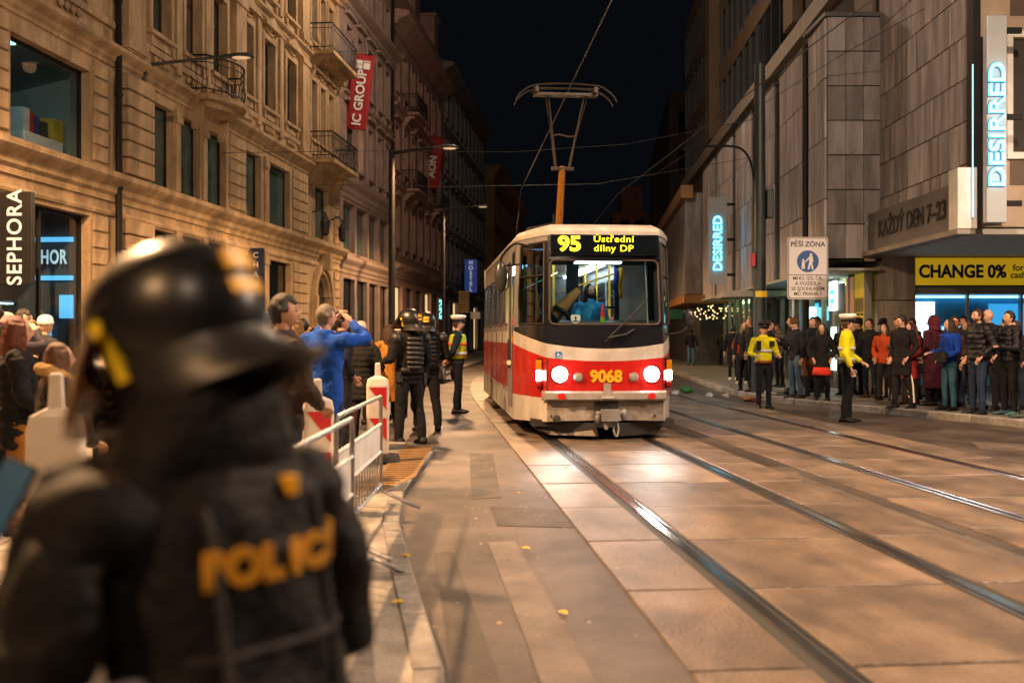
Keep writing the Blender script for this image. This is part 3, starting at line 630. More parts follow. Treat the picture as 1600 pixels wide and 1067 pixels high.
# end face of the corner block towards the viewer
M_ENDW = mat('end_wall_plaster', (.42, .33, .24), rough=.7, var=.1, dirt=.15)
b = MB(); wall_grid(b, 0, 3, 3.55, 15, [(.62, 3.0, 4.95, 7.05), (.62, 3.0, 8.1, 10.2)], y=0, depth=.25)
e = b.build('end_wall', M_ENDW, rb, loc=(8.66, 18.56, 0), fix=False)
for z in (4.95, 8.1):
    b = MB(); b.box(.62, 3.0, .12, .16, z, z + 2.1); p_ = b.build('pane', M_WDARK, e)
    b = MB(); b.box(.55, 3, -.06, .1, z - .14, z - .02); b.box(.55, 3, -.06, .1, z + 2.12, z + 2.24); b.box(.55, .66, -.05, .12, z - .02, z + 2.12); b.build('window_trim', M_WHITE, e)
    b = MB(); b.box(.62, 3, -.012, -.003, z - .62, z - .16); b.build('spandrel', M_BRONZE, e)
b = MB(); b.box(8.5, 8.64, 18.35, 18.6, 3.5, 15); b.build('corner_channel', M_BLACK, rb)
b = MB(); b.tube([(8.46, 18.28, 3.7), (8.46, 18.28, 6.5)], .012, 6); b.build('neon_tube', emis('neon_blue_tube', (.25, .65, 1.0), 2.2), rb)
# sawtooth bays farther along the street
bays = [(25.9, 28.9), (29.8, 32.6), (33.4, 36.6), (37.4, 41.2), (42.0, 45.6)]
def wx(Y): return 7.62 + .058 * (Y - 25.4)
for y0, y1 in bays:
    core(rb, [(wx(y0) + .04, y0 + .03), (9.6, y0 + .03), (9.6, y1), (wx(y1) + .04, y1)], 3.1, 8.95, M_CONCJ, 'core')
    panel_wall(rb, (wx(y1), y1), (wx(y0), y0), 3.15, 9.0, M_CONC, .95, 1.45)
    panel_wall(rb, (wx(y0) - .02, y0), (wx(y0) + .42, y0), 3.15, 9.0, M_NEONTINT, .44, 2.9, .03)
    b = MB(); b.prism([(wx(y0) - .06, y0 - .08), (9.6, y0 - .08), (9.6, y1), (wx(y1) - .06, y1)], lambda x, y: (x, y, 9.0), lambda x, y: (x, y, 9.08)); b.build('coping', M_DGREY, rb)
    b = MB(); b.box(wx(y1) + .3, wx(y1) + .7, y1 + .05, y1 + .6, 3.1, 8.9); b.build('recess_panel', M_BRONZE, rb)
# set back upper storeys with dark ribbon windows
def ux(Y): return 8.75 + .058 * (Y - 24)
UY0, UY1 = 24.2, 63
us = [(ux(UY1), UY1), (ux(UY0), UY0)]
core(rb, [(ux(UY0) + .3, UY0), (24, UY0), (24, UY1), (ux(UY1) + .3, UY1)], 3.5, 21.5, M_CONCJ, 'core')
ang = math.atan2(us[1][1] - us[0][1], us[1][0] - us[0][0]); up = empty('upper_storeys', (us[0][0], us[0][1], 0), ang); up.parent = rb
LU = math.hypot(us[1][0] - us[0][0], us[1][1] - us[0][1])
def lbox(nm, x0, x1, y0, y1, z0, z1, m, par=up): b = MB(); b.box(x0, x1, y0, y1, z0, z1); return b.build(nm, m, par)
lbox('wall', 0, LU, 0, .3, 3.4, 10.6, M_BRONZE); lbox('ledge', 0, LU, -.35, .3, 10.6, 11.15, M_BEAM)
for f in range(3):
    z = 11.4 + f * 3.3
    lbox('spandrel', 0, LU, -.02, .3, z + 2.3, z + 3.3 - .02, M_BRONZE)
    n = 26
    for i in range(n):
        x = LU * i / n
        lbox('mullion', x, x + .12, -.06, .25, z - .22, z + 2.28, M_DGREY)
        if f < 2: lbox('pane', x + .12, x + LU / n, .05, .1, z - .22, z + 2.28, M_WDARK)
for x in (LU * .33, LU * .8): lbox('fin', x, x + 1.3, -.5, .3, 11.2, 21.4, M_BRONZE)
# ground floor shopfronts under the bays
def gx(Y): return 8.55 + .058 * (Y - 24)
core(rb, [(7.45, 23.76), (8.78, 23.76), (8.78, 25.0), (10.1, 25.0), (11.2, 46), (8.6, 46)], 3.08, 3.14, M_SOFFIT, 'soffit')
M_GREENL = emis('shop_light_green', (.66, .85, .38), 9.0)
M_CYANL = emis('shop_light_cyan_bright', (.10, .62, .95), 1.6)
M_WHITEL = emis('shop_light_white', (.85, .95, .92), 4.0)
sf = empty('shopfront', (gx(46), 46, 0), math.atan2(24 - 46, gx(24) - gx(46))); sf.parent = rb
SL = math.hypot(22, gx(46) - gx(24))
for i in range(17):
    x = SL * i / 16; lbox('mullion', x - .04, x + .04, -.05, .1, .12, 3.08, M_SHOPFR, sf)
for i in range(16):
    x = SL * i / 16 + .04; lbox('pane', x, x + SL / 16 - .08, .02, .04, .3, 3.08, M_GLASS, sf)
lbox('plinth', 0, SL, -.06, .12, .1, .3, M_DGREY, sf)
lbox('back_wall', 0, SL - 1.2, 1.6, 1.7, .1, 3.1, mat('shop_wall', (.45, .46, .40), rough=.7), sf)
for i in (1, 4, 6, 9, 11, 13): lbox('divider', SL * i / 16, SL * i / 16 + .1, .3, 1.6, .1, 3.1, mat('shop_divider', (.22, .2, .17), rough=.7), sf)
for x, l in ((1, 2.5), (5, 1.5), (9.5, 2), (12.5, 1.6), (17.2, 3.4)): lbox('ceiling_light', x, x + l, .5, .75, 2.95, 3.02, M_GREENL, sf)
lbox('light_box', 18.9, 19.5, -.09, -.02, 2.2, 2.98, M_WHITEL, sf)
for z in (2.62, 2.38): lbox('cyan_bar', 19.05, 19.45, -.11, -.092, z, z + .14, M_CYANL, sf)
lbox('screen', 19.1, 19.42, -.09, -.03, .6, 1.75, emis('screen_white_green', (.75, .95, .75), 4.5), sf)
lbox('cyan_sign', 16.8, 17.6, -.2, -.1, 1.95, 2.35, emis('shop_cyan_sign', (.25, .85, 1.0), 3.5), sf)
lbox('cyan_panel', 14.6, 16.0, .3, .35, 1.7, 2.5, M_CYANL, sf)
M_YPOST = emis('poster_yellow', (.62, .42, .02), .35)
for x0, x1, z0, z1, mm in ((21.15, 21.95, 1.3, 3.05, M_YPOST), (20.35, 21.05, 1.2, 3.0, emis('poster_peach', (.55, .26, .12), .35)), (19.6, 20.25, .9, 2.9, mat('poster_dark', (.08, .085, .07), rough=.4, var=.4))): lbox('poster', x0, x1, -.035, -.02, z0, z1, mm, sf)
for k in range(6): lbox('poster_print', 21.22, 21.55, -.042, -.037, 1.42 + k * .12, 1.47 + k * .12, M_SIGNBLK, sf); lbox('poster_print', 21.65, 21.88, -.042, -.037, 1.42 + k * .12, 1.47 + k * .12, M_SIGNBLK, sf)
lbox('poster_print', 21.2, 21.9, -.042, -.037, 2.1, 2.45, mat('poster_olive', (.18, .15, .03), rough=.5), sf)
lbox('signboard', 12.6, 13.6, -1.1, -1.0, 2.05, 2.75, mat('sign_dark_green', (.01, .05, .035), rough=.4), sf)
# pillar and exchange shop on the corner
core(rb, [(8.82, 24.0), (9.68, 24.0), (9.68, 24.9), (8.82, 24.9)], .1, 3.5, M_CONCJ, 'core')
panel_wall(rb, (8.80, 24.0), (9.7, 24.0), .12, 3.5, M_CONC, .9, 1.15); panel_wall(rb, (8.82, 24.9), (8.82, 24.0), .12, 3.5, M_CONC, .9, 1.15)
core(rb, [(8.62, 18.62), (20, 18.62), (20, 24.6), (8.84, 24.6)], 3.42, 3.54, M_SOFFIT, 'soffit')
ex = empty('exchange_shopfront', (9.7, 24.1, 0), 0); ex.parent = rb
lbox('wall', 0, 9, .3, .4, .1, 3.42, M_DGREY, ex); 
b = MB(); b.box(.02, 7.0, -.06, .2, 2.74, 3.40); sg = b.build('fascia_sign', emis('sign_yellow_lit', (.72, .44, .012), .42), ex)
for nm, a_ in (('frame', ((.0, 7.0, -.08, -.05, 2.70, 2.74), (0, 7, -.08, -.05, 3.40, 3.43), (0, .03, -.08, -.05, 2.74, 3.4))),):
    b = MB(); [b.box(*q) for q in a_]; b.build(nm, M_BLACK, sg)
M_LETN = mat('lettering_navy', (.004, .01, .03), rough=.4, var=0)
text('CHANGE 0%', .42, M_LETN, sg, (.12, -.07, 3.06), off=.016, align='LEFT', sx=.90)
text('for\ncash', .22, M_LETN, sg, (2.52, -.07, 3.07), off=.004, align='CENTER', line=.8)
for i in range(6): lbox('mullion', i * 1.3, i * 1.3 + .06, -.02, .1, .3, 2.7, M_SHOPFR, ex)
for i in range(5): lbox('pane', i * 1.3 + .06, i * 1.3 + 1.3, .03, .05, .3, 2.7, M_GLASS, ex)
lbox('head_rail', 0, 7, -.04, .14, 2.52, 2.68, M_SHOPFR, ex)
lbox('lit_backdrop', .05, 7, .26, .29, .3, 2.55, mat('shop_blue_wall', (.03, .22, .42), rough=.6, var=.2), ex)
lbox('screen', .1, .62, .2, .24, 1.3, 2.35, emis('screen_white', (.8, .95, 1), 2.2), ex)
lbox('screen', .8, 1.7, .2, .24, 1.0, 1.75, emis('screen_cyan', (.25, .7, .95), 1.6), ex)
lbox('screen', 1.95, 3.1, .2, .24, 1.5, 2.3, emis('screen_blue', (.04, .3, .6), 1.4), ex)
lbox('light_strip', .1, 6.5, .12, .16, 2.44, 2.5, emis('shop_strip', (.3, .75, 1), 3.5), ex)
# grey sign with opening hours on the edge of the canopy
kd = empty('canopy_sign', (8.52, 18.75, 0), math.atan2(4.9, .1)); kd.parent = rb
lbox('sign_board', 0, 4.9, .0, .16, 3.52, 4.4, mat('sign_grey', (.13, .13, .135), rough=.45, var=.1), kd)
lbox('end_box', -.42, -.02, -.05, .3, 3.5, 4.62, M_WHITE, kd)
lbox('bottom_rail', -.4, 5.3, -.03, .3, 3.40, 3.5, M_BEAM, kd)
text('KAŽDÝ DEN 7–23', .52, M_SIGNBLK, kd, (2.3, .175, 3.95), rot=(R(90), 0, R(180)), off=.012, sx=.92)
tb = lbox('shop_tab', 4.92, 5.5, -.02, .2, 3.3, 4.32, M_WHITE, kd)
for z0, z1, c_, x0, x1 in ((3.42, 3.55, (.03, .25, .5), 4.98, 5.44), (3.62, 3.84, (.03, .25, .5), 4.98, 5.44), (3.92, 4.12, (.7, .45, .03), 5.12, 5.32), (4.12, 4.22, (.08, .3, .05), 5.16, 5.28)): lbox('tab_print', x0, x1, .2, .206, z0, z1, mat('print_%d' % int(z0 * 100), c_, rough=.5), kd)
# neon blade signs
M_NEON = emis('neon_cyan', (.10, .72, 1.0), 7.0)
M_NEONF = mat('sign_face_white', (.40, .45, .48), rough=.4, var=.05)
def neon_blade(loc, wd, ht, th, size, label, sx=1.0):
    o = empty('neon_blade_sign', loc, 0, label, 'sign', 'neon name signs'); b = MB(); b.box(-wd / 2, wd / 2, 0, th, 0, ht); b.build('board', M_NEONF, o, bev=.012)
    text('DESIRRED', size, M_NEON, o, (.0, -.03, ht * .47), rot=(R(90), R(-90), 0), sx=sx, ext=.012, off=.004)
    text('DESIRRED', size, mat('neon_letter_back', (.02, .10, .18), rough=.4, var=0), o, (-.012, -.012, ht * .47), rot=(R(90), R(-90), 0), name='letter_back', sx=sx, ext=.004, off=.018)
    for z in (.3, ht * .5, ht - .3): b = MB(); b.box(wd / 2, wd / 2 + .3, .05, .12, z, z + .1); b.build('bracket', M_BLACK, o)
    return o
neon_blade((8.72, 17.9, 3.56), .36, 3.72, .16, .40, 'tall white blade sign with cyan neon DESIRRED letters at the right edge', 1.28)
neon_blade((7.36, 35.6, 3.35), .66, 3.12, .16, .44, 'smaller cyan neon DESIRRED blade sign right of the tram', 1.02)
# wedge canopies and the darker building behind
b = MB(); b.prism([(7.0, 33.0), (10, 33.0), (10, 36.5), (7.5, 36.5)], lambda x, y: (x, y, 2.86 if x > 7.2 else 2.80), lambda x, y: (x, y, 3.02)); b.build('canopy', M_SOFFIT, rb)
kb = empty('dark_corner_building', (0, 0, 0), 0, 'dark stone building with pale slanting canopy band behind the smaller neon sign', 'building')
core(kb, [(8.05, 46.5), (16, 46.5), (18, 64), (9.5, 64)], 3.4, 8.2, M_CONC2, 'wall')
for k in range(3): piece('panel', (1.2, .05, 4.7), M_CONC2, kb, (8.68 + k * 1.22, 46.46, 5.8), bev=.01)
core(kb, [(7.85, 46.2), (8.4, 46.2), (9.9, 64), (9.3, 64)], 7.9, 8.5, M_OCHRE, 'canopy_band')
core(kb, [(8.9, 47), (16, 47), (18, 64), (10.1, 64)], .1, 3.4, M_DGREY, 'ground_floor')
core(kb, [(7.75, 44.8), (10, 44.8), (12, 60), (8.8, 60)], 3.0, 3.35, mat('canopy_wood', (.34, .16, .05), rough=.6), 'awning')
M_FAIRY = emis('fairy_light', (1.0, .72, .30), 2.5)
b = MB()
for k in range(60): b.ell((8.2 + rnd.uniform(0, 2.3), 44.7 + rnd.uniform(0, .3), 2.25 + rnd.uniform(0, .62)), (.03, .03, .03), 6, 4)
fl = b.build('fairy_lights', M_FAIRY, kb); fl['kind'] = 'stuff'
lbox('lit_window', 11.0, 12.6, 46.8, 46.9, .5, 2.3, M_CYANL, kb); lbox('green_sign', 7.4, 8.6, 46.7, 46.8, 2.3, 2.75, mat('sign_green', (.01, .09, .05)), kb)
db = empty('far_dark_block', (0, 0, 0), 0, 'tall unlit block silhouetted at the far right end of the street', 'building')
core(db, [(14.5, 92), (30, 92), (34, 130), (18, 130)], 0, 24, M_BRONZE, 'wall')
for f in range(6):
    for i in range(5): lbox('window', 15.4 + i * 2.6, 16.9 + i * 2.6, 91.9, 92.05, 2.5 + f * 3.5, 4.6 + f * 3.5, M_WDARK, db)
lbox('roof_light', 18.2, 18.9, 92, 92.6, 24, 24.5, emis('red_beacon', (.8, .05, .03), 1.2), db)
ob = empty('orange_gabled_house', (0, 0, 0), 0, 'orange lit stepped facade far away above the tram roof', 'building')
core(ob, [(14.2, 140), (19, 140), (20, 160), (15.2, 160)], 0, 19, M_OCHRE, 'wall'); core(ob, [(13.2, 139.5), (15.5, 139.5), (16, 150), (13.8, 150)], 0, 15, M_OCHRE, 'side_wing')
lbox('roof', 15.4, 18.4, 140.2, 145, 19, 22.5, M_OCHRE, ob)
for f in range(4):
    for x in (15.2, 17.3): lbox('window', x, x + 1.2, 139.85, 140.05, 4 + f * 3.8, 6.3 + f * 3.8, M_WDARK, ob)
pole_lamp((4.5, 128, 0), 8, 1.5, 'distant street lamp near the end of the street', LAMP_W * .9)
# dark end of street
eb = empty('street_end_house', (0, 0, 0), 0, 'dark house closing the far end of the street behind the tram', 'building')
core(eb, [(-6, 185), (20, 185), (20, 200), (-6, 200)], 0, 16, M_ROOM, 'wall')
for f in range(4):
    for i in range(8): lbox('window', -4 + i * 3, -2.6 + i * 3, 184.9, 185.05, 2 + f * 3.6, 4 + f * 3.6, M_WARMLIT if (f * 8 + i) % 11 == 3 else M_WDARK, eb)
# ------------------------------------------------------------------ tram
TX, TY = 1.36, 14.5
TR = empty('tram', (TX, TY, 0), .085, 'red and white tram number 9068 with lit headlights and raised pantograph', 'tram')
M_TRED = mat('tram_red', (.42, .012, .010), rough=.28, var=.1, vscale=2, coat=.3, dirt=.22, dscale=2.2, stretch=(1, 1, .5), grain=.08, gscale=20)
M_TWHITE = mat('tram_cream', (.52, .49, .455), rough=.33, var=.07, coat=.2, dirt=.28, dscale=2.5, stretch=(1, 1, .5), grain=.08, gscale=20)
M_TSKIRT = mat('tram_skirt_grey', (.31, .28, .245), rough=.42, var=.08, dirt=.4, dscale=3, grain=.12, gscale=20)
M_TBLACK = mat('tram_black_mask', (.009, .010, .014), rough=.16, var=.1, coat=.3)
M_TGREY = mat('tram_grey', (.20, .20, .21), rough=.4, var=.1, dirt=.2)
M_TBUMP = mat('tram_bumper', (.30, .28, .265), rough=.45, var=.1, dirt=.2, dscale=5)
M_RUBBER = mat('rubber', (.012, .012, .012), rough=.6, var=.1)
M_UNDER = mat('underframe', (.022, .021, .02), rough=.7, var=.3)
M_TGLASS = glass('tram_glass', (.82, .90, .92), .9)
M_TGLASSD = glass('tram_glass_tinted', (.12, .22, .28), .9)
M_TINT = mat('tram_interior', (.50, .52, .53), rough=.5, var=.05)
M_YPOLE = mat('yellow_rail', (.62, .40, .02), rough=.3, var=.05)
HALF = [(0, -.06), (.30, -.055), (.60, -.035), (.86, 0), (.95, .2), (1.06, .52), (1.16, .86), (1.24, 1.2)]
LEN = 9.4
def lean(x, y, z):
    if z > 1.3:
        k = (z - 1.3) / 1.75; f = max(0, 1 - y / 1.25) if y < 1.25 else 0
        y = y + .16 * k * f; x = x - math.copysign(.05, x) * k * (abs(x) / 1.24)
    return (x, y, z)
ys = [1.2, 1.35, 2.05, 2.2, 3.5, 3.65, 4.95, 5.1, 6.4, 6.55, 7.85, 8.0, LEN]
OUT = [(-1.24, y) for y in reversed(ys[1:])] + [(-x, y) for x, y in reversed(HALF[1:])] + HALF + [(1.24, y) for y in ys[1:]]
def tb(x, y):   # t: 0 centre .. 1 corner
    if y <= 0.0: return abs(x) / .86 * .5
    return min(1, .5 + .5 * y / 1.2)
def interp(t, a, b, c): return a + (b - a) * min(1, t / .5) ** 2 if t < .5 else b + (c - b) * (t - .5) / .5
ZB = [lambda x, y: interp(tb(x, y), .30, .28, .22), lambda x, y: .62, lambda x, y: interp(tb(x, y), 1.155, 1.21, 1.40), lambda x, y: interp(tb(x, y), 1.335, 1.41, 1.60), lambda x, y: interp(tb(x, y), 1.68, 1.68, 1.68)]
def band(name, za, zb_, m, pts=None, off=0.0, steps=4, smooth=True, parent=None):
    pts = pts or OUT; b = MB(); rings = []
    for s_ in range(steps + 1):
        rings.append([])
        for x, y in pts:
            a, c = (za(x, y) if callable(za) else za), (zb_(x, y) if callable(zb_) else zb_); z = a + (c - a) * s_ / steps
            X, Y, Z_ = lean(x, y, z); n = Vector((x, (y - 1.6) if y < 1.6 else 0, 0)).normalized(); rings[-1].append((X + n.x * off, Y + n.y * off, Z_))
    b.loft(rings, cap=False, closed=False)
    o = b.build(name, m, parent or TR, smooth=smooth); sm = o.modifiers.new('solid', 'SOLIDIFY'); sm.thickness = .03; sm.offset = -1
    if smooth:
        es = o.modifiers.new('edge', 'EDGE_SPLIT'); es.split_angle = R(20)
    return o
FRONT = [p for p in OUT if p[1] <= 0.0]; LC = [p for p in OUT if p[0] < 0 and 0 <= p[1] <= 1.2]; RC = [p for p in OUT if p[0] > 0 and 0 <= p[1] <= 1.2]
LS = [p for p in OUT if p[0] < 0 and p[1] >= 1.2]; RS = [p for p in OUT if p[0] > 0 and p[1] >= 1.2]
band('front_skirt', ZB[0], ZB[1], M_TSKIRT, FRONT)
for q in (LC, RC, LS, RS): band('side_skirt', ZB[0], ZB[1], M_TWHITE, q)
for q in (FRONT, LC, RC, LS, RS):
    band('red_panel', ZB[1], ZB[2], M_TRED, q); band('white_band', ZB[2], ZB[3], M_TWHITE, q)
for q in (FRONT, LC, RC): band('black_mask', ZB[3], ZB[4], M_TBLACK, q)
for q in (LS, RS): band('lower_window_rail', ZB[3], 1.68, M_TGREY, q)
band('header', 2.64, 2.70, M_TBLACK, FRONT); 
for q in (LC, RC): band('header', 2.92, 3.02, M_TGREY, q)
for q in (LS, RS): band('header', 2.66, 3.02, M_TGREY, q)
# windscreen, corner windows, side windows
def inset(a, b, k): return (a[0] + (b[0] - a[0]) * k, a[1] + (b[1] - a[1]) * k)
band('windscreen', 1.68, 2.64, M_TGLASS, [(-.835, -.004), (-.6, -.03), (-.3, -.05), (0, -.055), (.3, -.05), (.6, -.03), (.835, -.004)], off=-.012)
for sg in (-1, 1):
    band('pillar', 1.66, 3.02, M_TBLACK, [(sg * x, y) for x, y in sorted([(.833, -.004), (.86, 0), (.90, .09)], key=lambda p: sg * p[0])])
    band('pillar', 1.66, 3.02, M_TGREY, [(sg * x, y) for x, y in sorted([(1.185, .96), (1.24, 1.2), (1.24, 1.36)], key=lambda p: (p[1] if sg > 0 else -p[1]))])
    cp = [(.90, .09), (.95, .2), (1.06, .52), (1.16, .86), (1.185, .96)]; cp = [(sg * x, y) for x, y in (cp if sg > 0 else cp[::-1])]
    band('corner_window', 1.68, 2.92, M_TGLASSD, cp, off=-.01)
    f_ = MB(); loop = [lean(x, y, 1.70) for x, y in cp] + [lean(x, y, 2.9) for x, y in reversed(cp)]
    f_.tube([Vector(p) for p in loop] + [Vector(loop[0])], .018, 6); f_.tube([lean(x, y, 2.42) for x, y in cp], .014, 6); f_.build('window_gasket', M_RUBBER, TR)
f_ = MB(); cr = .08; loop = []
for (cx, cz, a0) in ((.825 - cr, 1.69 + cr, -90), (.825 - cr, 2.63 - cr, 0), (-.825 + cr, 2.63 - cr, 90), (-.825 + cr, 1.69 + cr, 180)):
    for k in range(5):
        a = R(a0 + 90 * k / 4); x, z = cx + cr * math.cos(a), cz + cr * math.sin(a); X, Y, Z_ = lean(x, -.06 + .06 * (abs(x) / .86) ** 2, z); loop.append((X, Y - .012, Z_))
f_.tube(loop + [loop[0]], .016, 8); f_.build('windscreen_gasket', mat('gasket_brown', (.05, .035, .025), rough=.5), TR)
sides = [2.2, 3.5, 3.65, 4.95, 5.1, 6.4, 6.55, 7.85, 8.0, 9.3]
for sg in (-1, 1):
    for i in range(0, len(sides), 2):
        a, c = sides[i], sides[i + 1]; q = [(sg * 1.24, a), (sg * 1.24, c)] if sg > 0 else [(sg * 1.24, c), (sg * 1.24, a)]
        wdw = band('side_window', 1.70, 2.64, M_TGLASS, q, steps=2, smooth=False, off=-.01)
        f_ = MB(); lp = [lean(sg * 1.24, a + .04, 1.72), lean(sg * 1.24, c - .04, 1.72), lean(sg * 1.24, c - .04, 2.62), lean(sg * 1.24, a + .04, 2.62)]; f_.tube(lp + [lp[0]], .02, 6); f_.tube([lean(sg * 1.24, a + .04, 2.34), lean(sg * 1.24, c - .04, 2.34)], .014, 6); f_.build('frame', M_RUBBER, wdw)
    for y in (2.05, 3.5, 4.95, 6.4, 7.85, 9.28):
        q = [(sg * 1.24, y), (sg * 1.24, y + .16)] if sg > 0 else [(sg * 1.24, y + .16), (sg * 1.24, y)]; band('window_post', 1.66, 2.68, M_TGREY, q, steps=2, smooth=False, off=.004)
# front door on the left side: two folding leaves
for k in range(2):
    y0 = 1.38 + k * .34; b = MB(); b.box(-1.262, -1.245, y0, y0 + .32, .4, 2.9); d_ = b.build('door_leaf', M_TGREY, TR)
    b = MB(); b.box(-1.268, -1.26, y0 + .06, y0 + .26, 1.0, 2.7); b.build('pane', M_TGLASSD, d_)
# roof
b = MB(); rings = []
rf = [(-x, y) for x, y in reversed(HALF[1:])] + HALF; rf = [(-1.24, LEN)] + rf + [(1.24, LEN)]
for k, (z, ins) in enumerate(((3.0, -.015), (3.06, -.02), (3.12, .03), (3.17, .16), (3.2, .45))):
    ring = []
    for x, y in rf:
        X, Y, _ = lean(x, y, min(z, 3.05)); n = Vector((x, (y - 1.6) if y < 1.6 else 0, 0)).normalized(); ring.append((X - n.x * ins, Y - n.y * ins, z))
    rings.append(ring)
b.loft(rings, cap=False, closed=False); b.f.append(tuple(range(4 * len(rf), 5 * len(rf)))); b.m.append(0)
b.build('roof', M_TWHITE, TR, smooth=False)
# destination display
b = MB(); b.box(-.80, .80, .05, .14, 2.70, 3.0); disp = b.build('destination_display', M_TBLACK, TR)
M_LED = emis('led_amber', (1.0, .62, .02), 4.5)
text('95', .30, M_LED, disp, (-.52, .04, 2.855), off=.011, ext=.003, sx=1.15)
text('Ústřední\ndílny DP', .132, M_LED, disp, (.13, .04, 2.865), off=.0006, ext=.003, sx=1.18, line=1.02, space=1.1)
b = MB(); b.box(-.79, .79, .02, .03, 2.71, 2.99); b.build('display_glass', M_TGLASS, disp)
# lower front: bumper, lights, number, coupler, guard
b = MB(); prof_ = [(-.93, .06), (-.88, -.06), (-.5, -.125), (0, -.14), (.5, -.125), (.88, -.06), (.93, .06)]
b.loft([[(x, y, .585) for x, y in prof_], [(x, y - .02, .61) for x, y in prof_], [(x, y - .02, .70) for x, y in prof_], [(x, y + .01, .725) for x, y in prof_]], cap=False, closed=False)
b.loft([[(x, y + .01, .725) for x, y in prof_], [(x, .06, .725) for x, y in prof_]], cap=False, closed=False); b.loft([[(x, .06, .585) for x, y in prof_], [(x, y, .585) for x, y in prof_]], cap=False, closed=False)
bump = b.build('bumper', M_TBUMP, TR)
RX = Matrix.Rotation(R(90), 3, 'X')
def disc(name, x, z, r, m, parent, y=None, th=.03, n=24, dome=0):
    yy = y if y is not None else -.06 + .06 * (abs(x) / .86) ** 2
    b = MB(); b.lathe([(r, 0), (r, th), (r * .9, th + .01 + dome * .5), (r * .5, th + .012 + dome)], n, (x, yy, z), RX); return b.build(name, m, parent, smooth=False)
M_HEAD = emis('headlight_glow', (1.0, .97, .92), 45.0)
for sg in (-1, 1):
    h = disc('headlight', sg * .675, .965, .125, M_GALV, TR, th=.02); disc('lens', sg * .675, .965, .112, M_HEAD, h, y=-.06 + .06 * (.675 / .86) ** 2 - .022, th=.015, dome=.012)
    l = bpy.data.lights.new('headlight_beam', 'SPOT'); l.energy = 50; l.color = (1, .95, .88); l.spot_size = R(95); l.spot_blend = 1.0; l.shadow_soft_size = .09
    lo = bpy.data.objects.new('headlight_beam', l); COL.objects.link(lo); lo.parent = h; lo.location = (sg * .675, -.16, .965); lo.rotation_euler = (R(-85), 0, 0)
    f2 = disc('fog_light', sg * .405, .925, .07, M_GALV, TR, th=.02); disc('lens', sg * .405, .925, .055, mat('fog_lens', (.25, .25, .24), rough=.1, spec=.9), f2, y=-.068, th=.012, dome=.01)
    disc('reflector', sg * .66, .655, .055, mat('reflector_red', (.5, .02, .015), rough=.25), bump, y=-.125 + .0, th=.012)
    # marker lights on the corners
    m1 = MB(); m1.box(sg * .955 - .03, sg * .955 + .03, .10, .16, .76, 1.2); mk = m1.build('marker_light', M_RUBBER, TR)
    for z0, z1, mm in ((1.03, 1.17, mat('amber_lens', (.6, .22, .01), rough=.2)), (.87, 1.02, emis('marker_white', (1, .85, .65), 14)), (.78, .85, mat('red_lens', (.3, .01, .01), rough=.2))):
        q = MB(); q.box(sg * .965 - .042, sg * .965 + .042, .075, .13, z0, z1); q.build('marker_lens', mm, mk, bev=.008)
text('9068', .235, mat('number_orange', (.75, .36, .015), rough=.4, var=0), TR, (0, -.066, .93), off=.010, ext=.004)
b = MB(); b.box(-.74, -.65, -.044, -.036, 1.205, 1.295); pl = b.build('wheelchair_sticker', mat('sticker_blue', (.01, .12, .42), rough=.4), TR)
b = MB(); ring = [(-.69 + .022 * math.cos(t), -.047, 1.235 + .022 * math.sin(t)) for t in [6.28 * k / 12 for k in range(13)]]; b.tube(ring, .004, 5); b.tube([(-.70, -.047, 1.285), (-.70, -.047, 1.25), (-.675, -.047, 1.25), (-.665, -.047, 1.225)], .005, 5); b.build('pictogram', M_LETW, pl)
b = MB(); b.box(-.17, .17, -.10, .1, .2, .585); b.build('coupler_recess', M_UNDER, TR)
b = MB(); b.box(-.05, .05, -.17, -.14, .66, .84); b.box(-.10, .10, -.2, -.1, .60, .665); b.tube([(-.09, -.22, .63), (.09, -.22, .63)], .022, 8); b.build('coupler_bracket', M_TBUMP, TR)
b = MB(); b.tube([(0, -.05, .40), (0, -.38, .40)], [.07, .06], 10); b.box(-.13, .13, -.46, -.34, .32, .48); b.tube([(-.2, -.36, .42), (.2, -.36, .42)], .035, 8); b.ell((.2, -.36, .40), (.05, .05, .08)); b.ell((-.17, -.36, .36), (.045, .05, .07))
b.tube(bend([(.06, -.36, .34), (.05, -.4, .18), (.09, -.4, .10), (.12, -.38, .2), (.1, -.3, .34)]), .014, 6); b.tube([(-.06, -.38, .34), (-.06, -.4, .2)], .03, 8); b.build('coupler', M_TGREY, TR)
b = MB()
for sg in (-1, 1):   # ploughs of the life guard
    b.loft([[(sg * .98, .25, .26), (sg * .16, -.10, .26), (sg * .12, -.10, .07), (sg * .80, .2, .07)], [(sg * .98, .32, .26), (sg * .16, -.02, .26), (sg * .12, -.02, .07), (sg * .80, .27, .07)]])
gd = b.build('life_guard', M_UNDER, TR)
b = MB(); b.box(-1.05, 1.05, .12, .5, .2, .3); b.build('under_skirt', M_UNDER, TR)
b = MB(); b.loft([[(-.98, .235, .155), (-.55, .075, .105), (-.2, -.075, .16), (-.16, -.112, .075), (-.80, .185, .075)], [(-.98, .25, .155), (-.55, .09, .105), (-.2, -.06, .16), (-.16, -.09, .075), (-.8, .2, .075)]]); b.build('guard_strip', M_TSKIRT, gd)
disc('tow_socket', -.72, .33, .05, M_UNDER, TR, y=-.05, th=.04)
# wiper
b = MB(); b.tube([(.42, -.03, 1.62), (.30, -.06, 1.55), (.02, -.12, 1.50)], .012, 6); b.tube([(.62, .03, 2.06), (.4, .0, 1.82), (.05, -.1, 1.52)], .011, 6); b.tube([(.56, .03, 1.98), (-.02, -.1, 1.44)], .009, 6); b.build('wiper', M_RUBBER, TR)
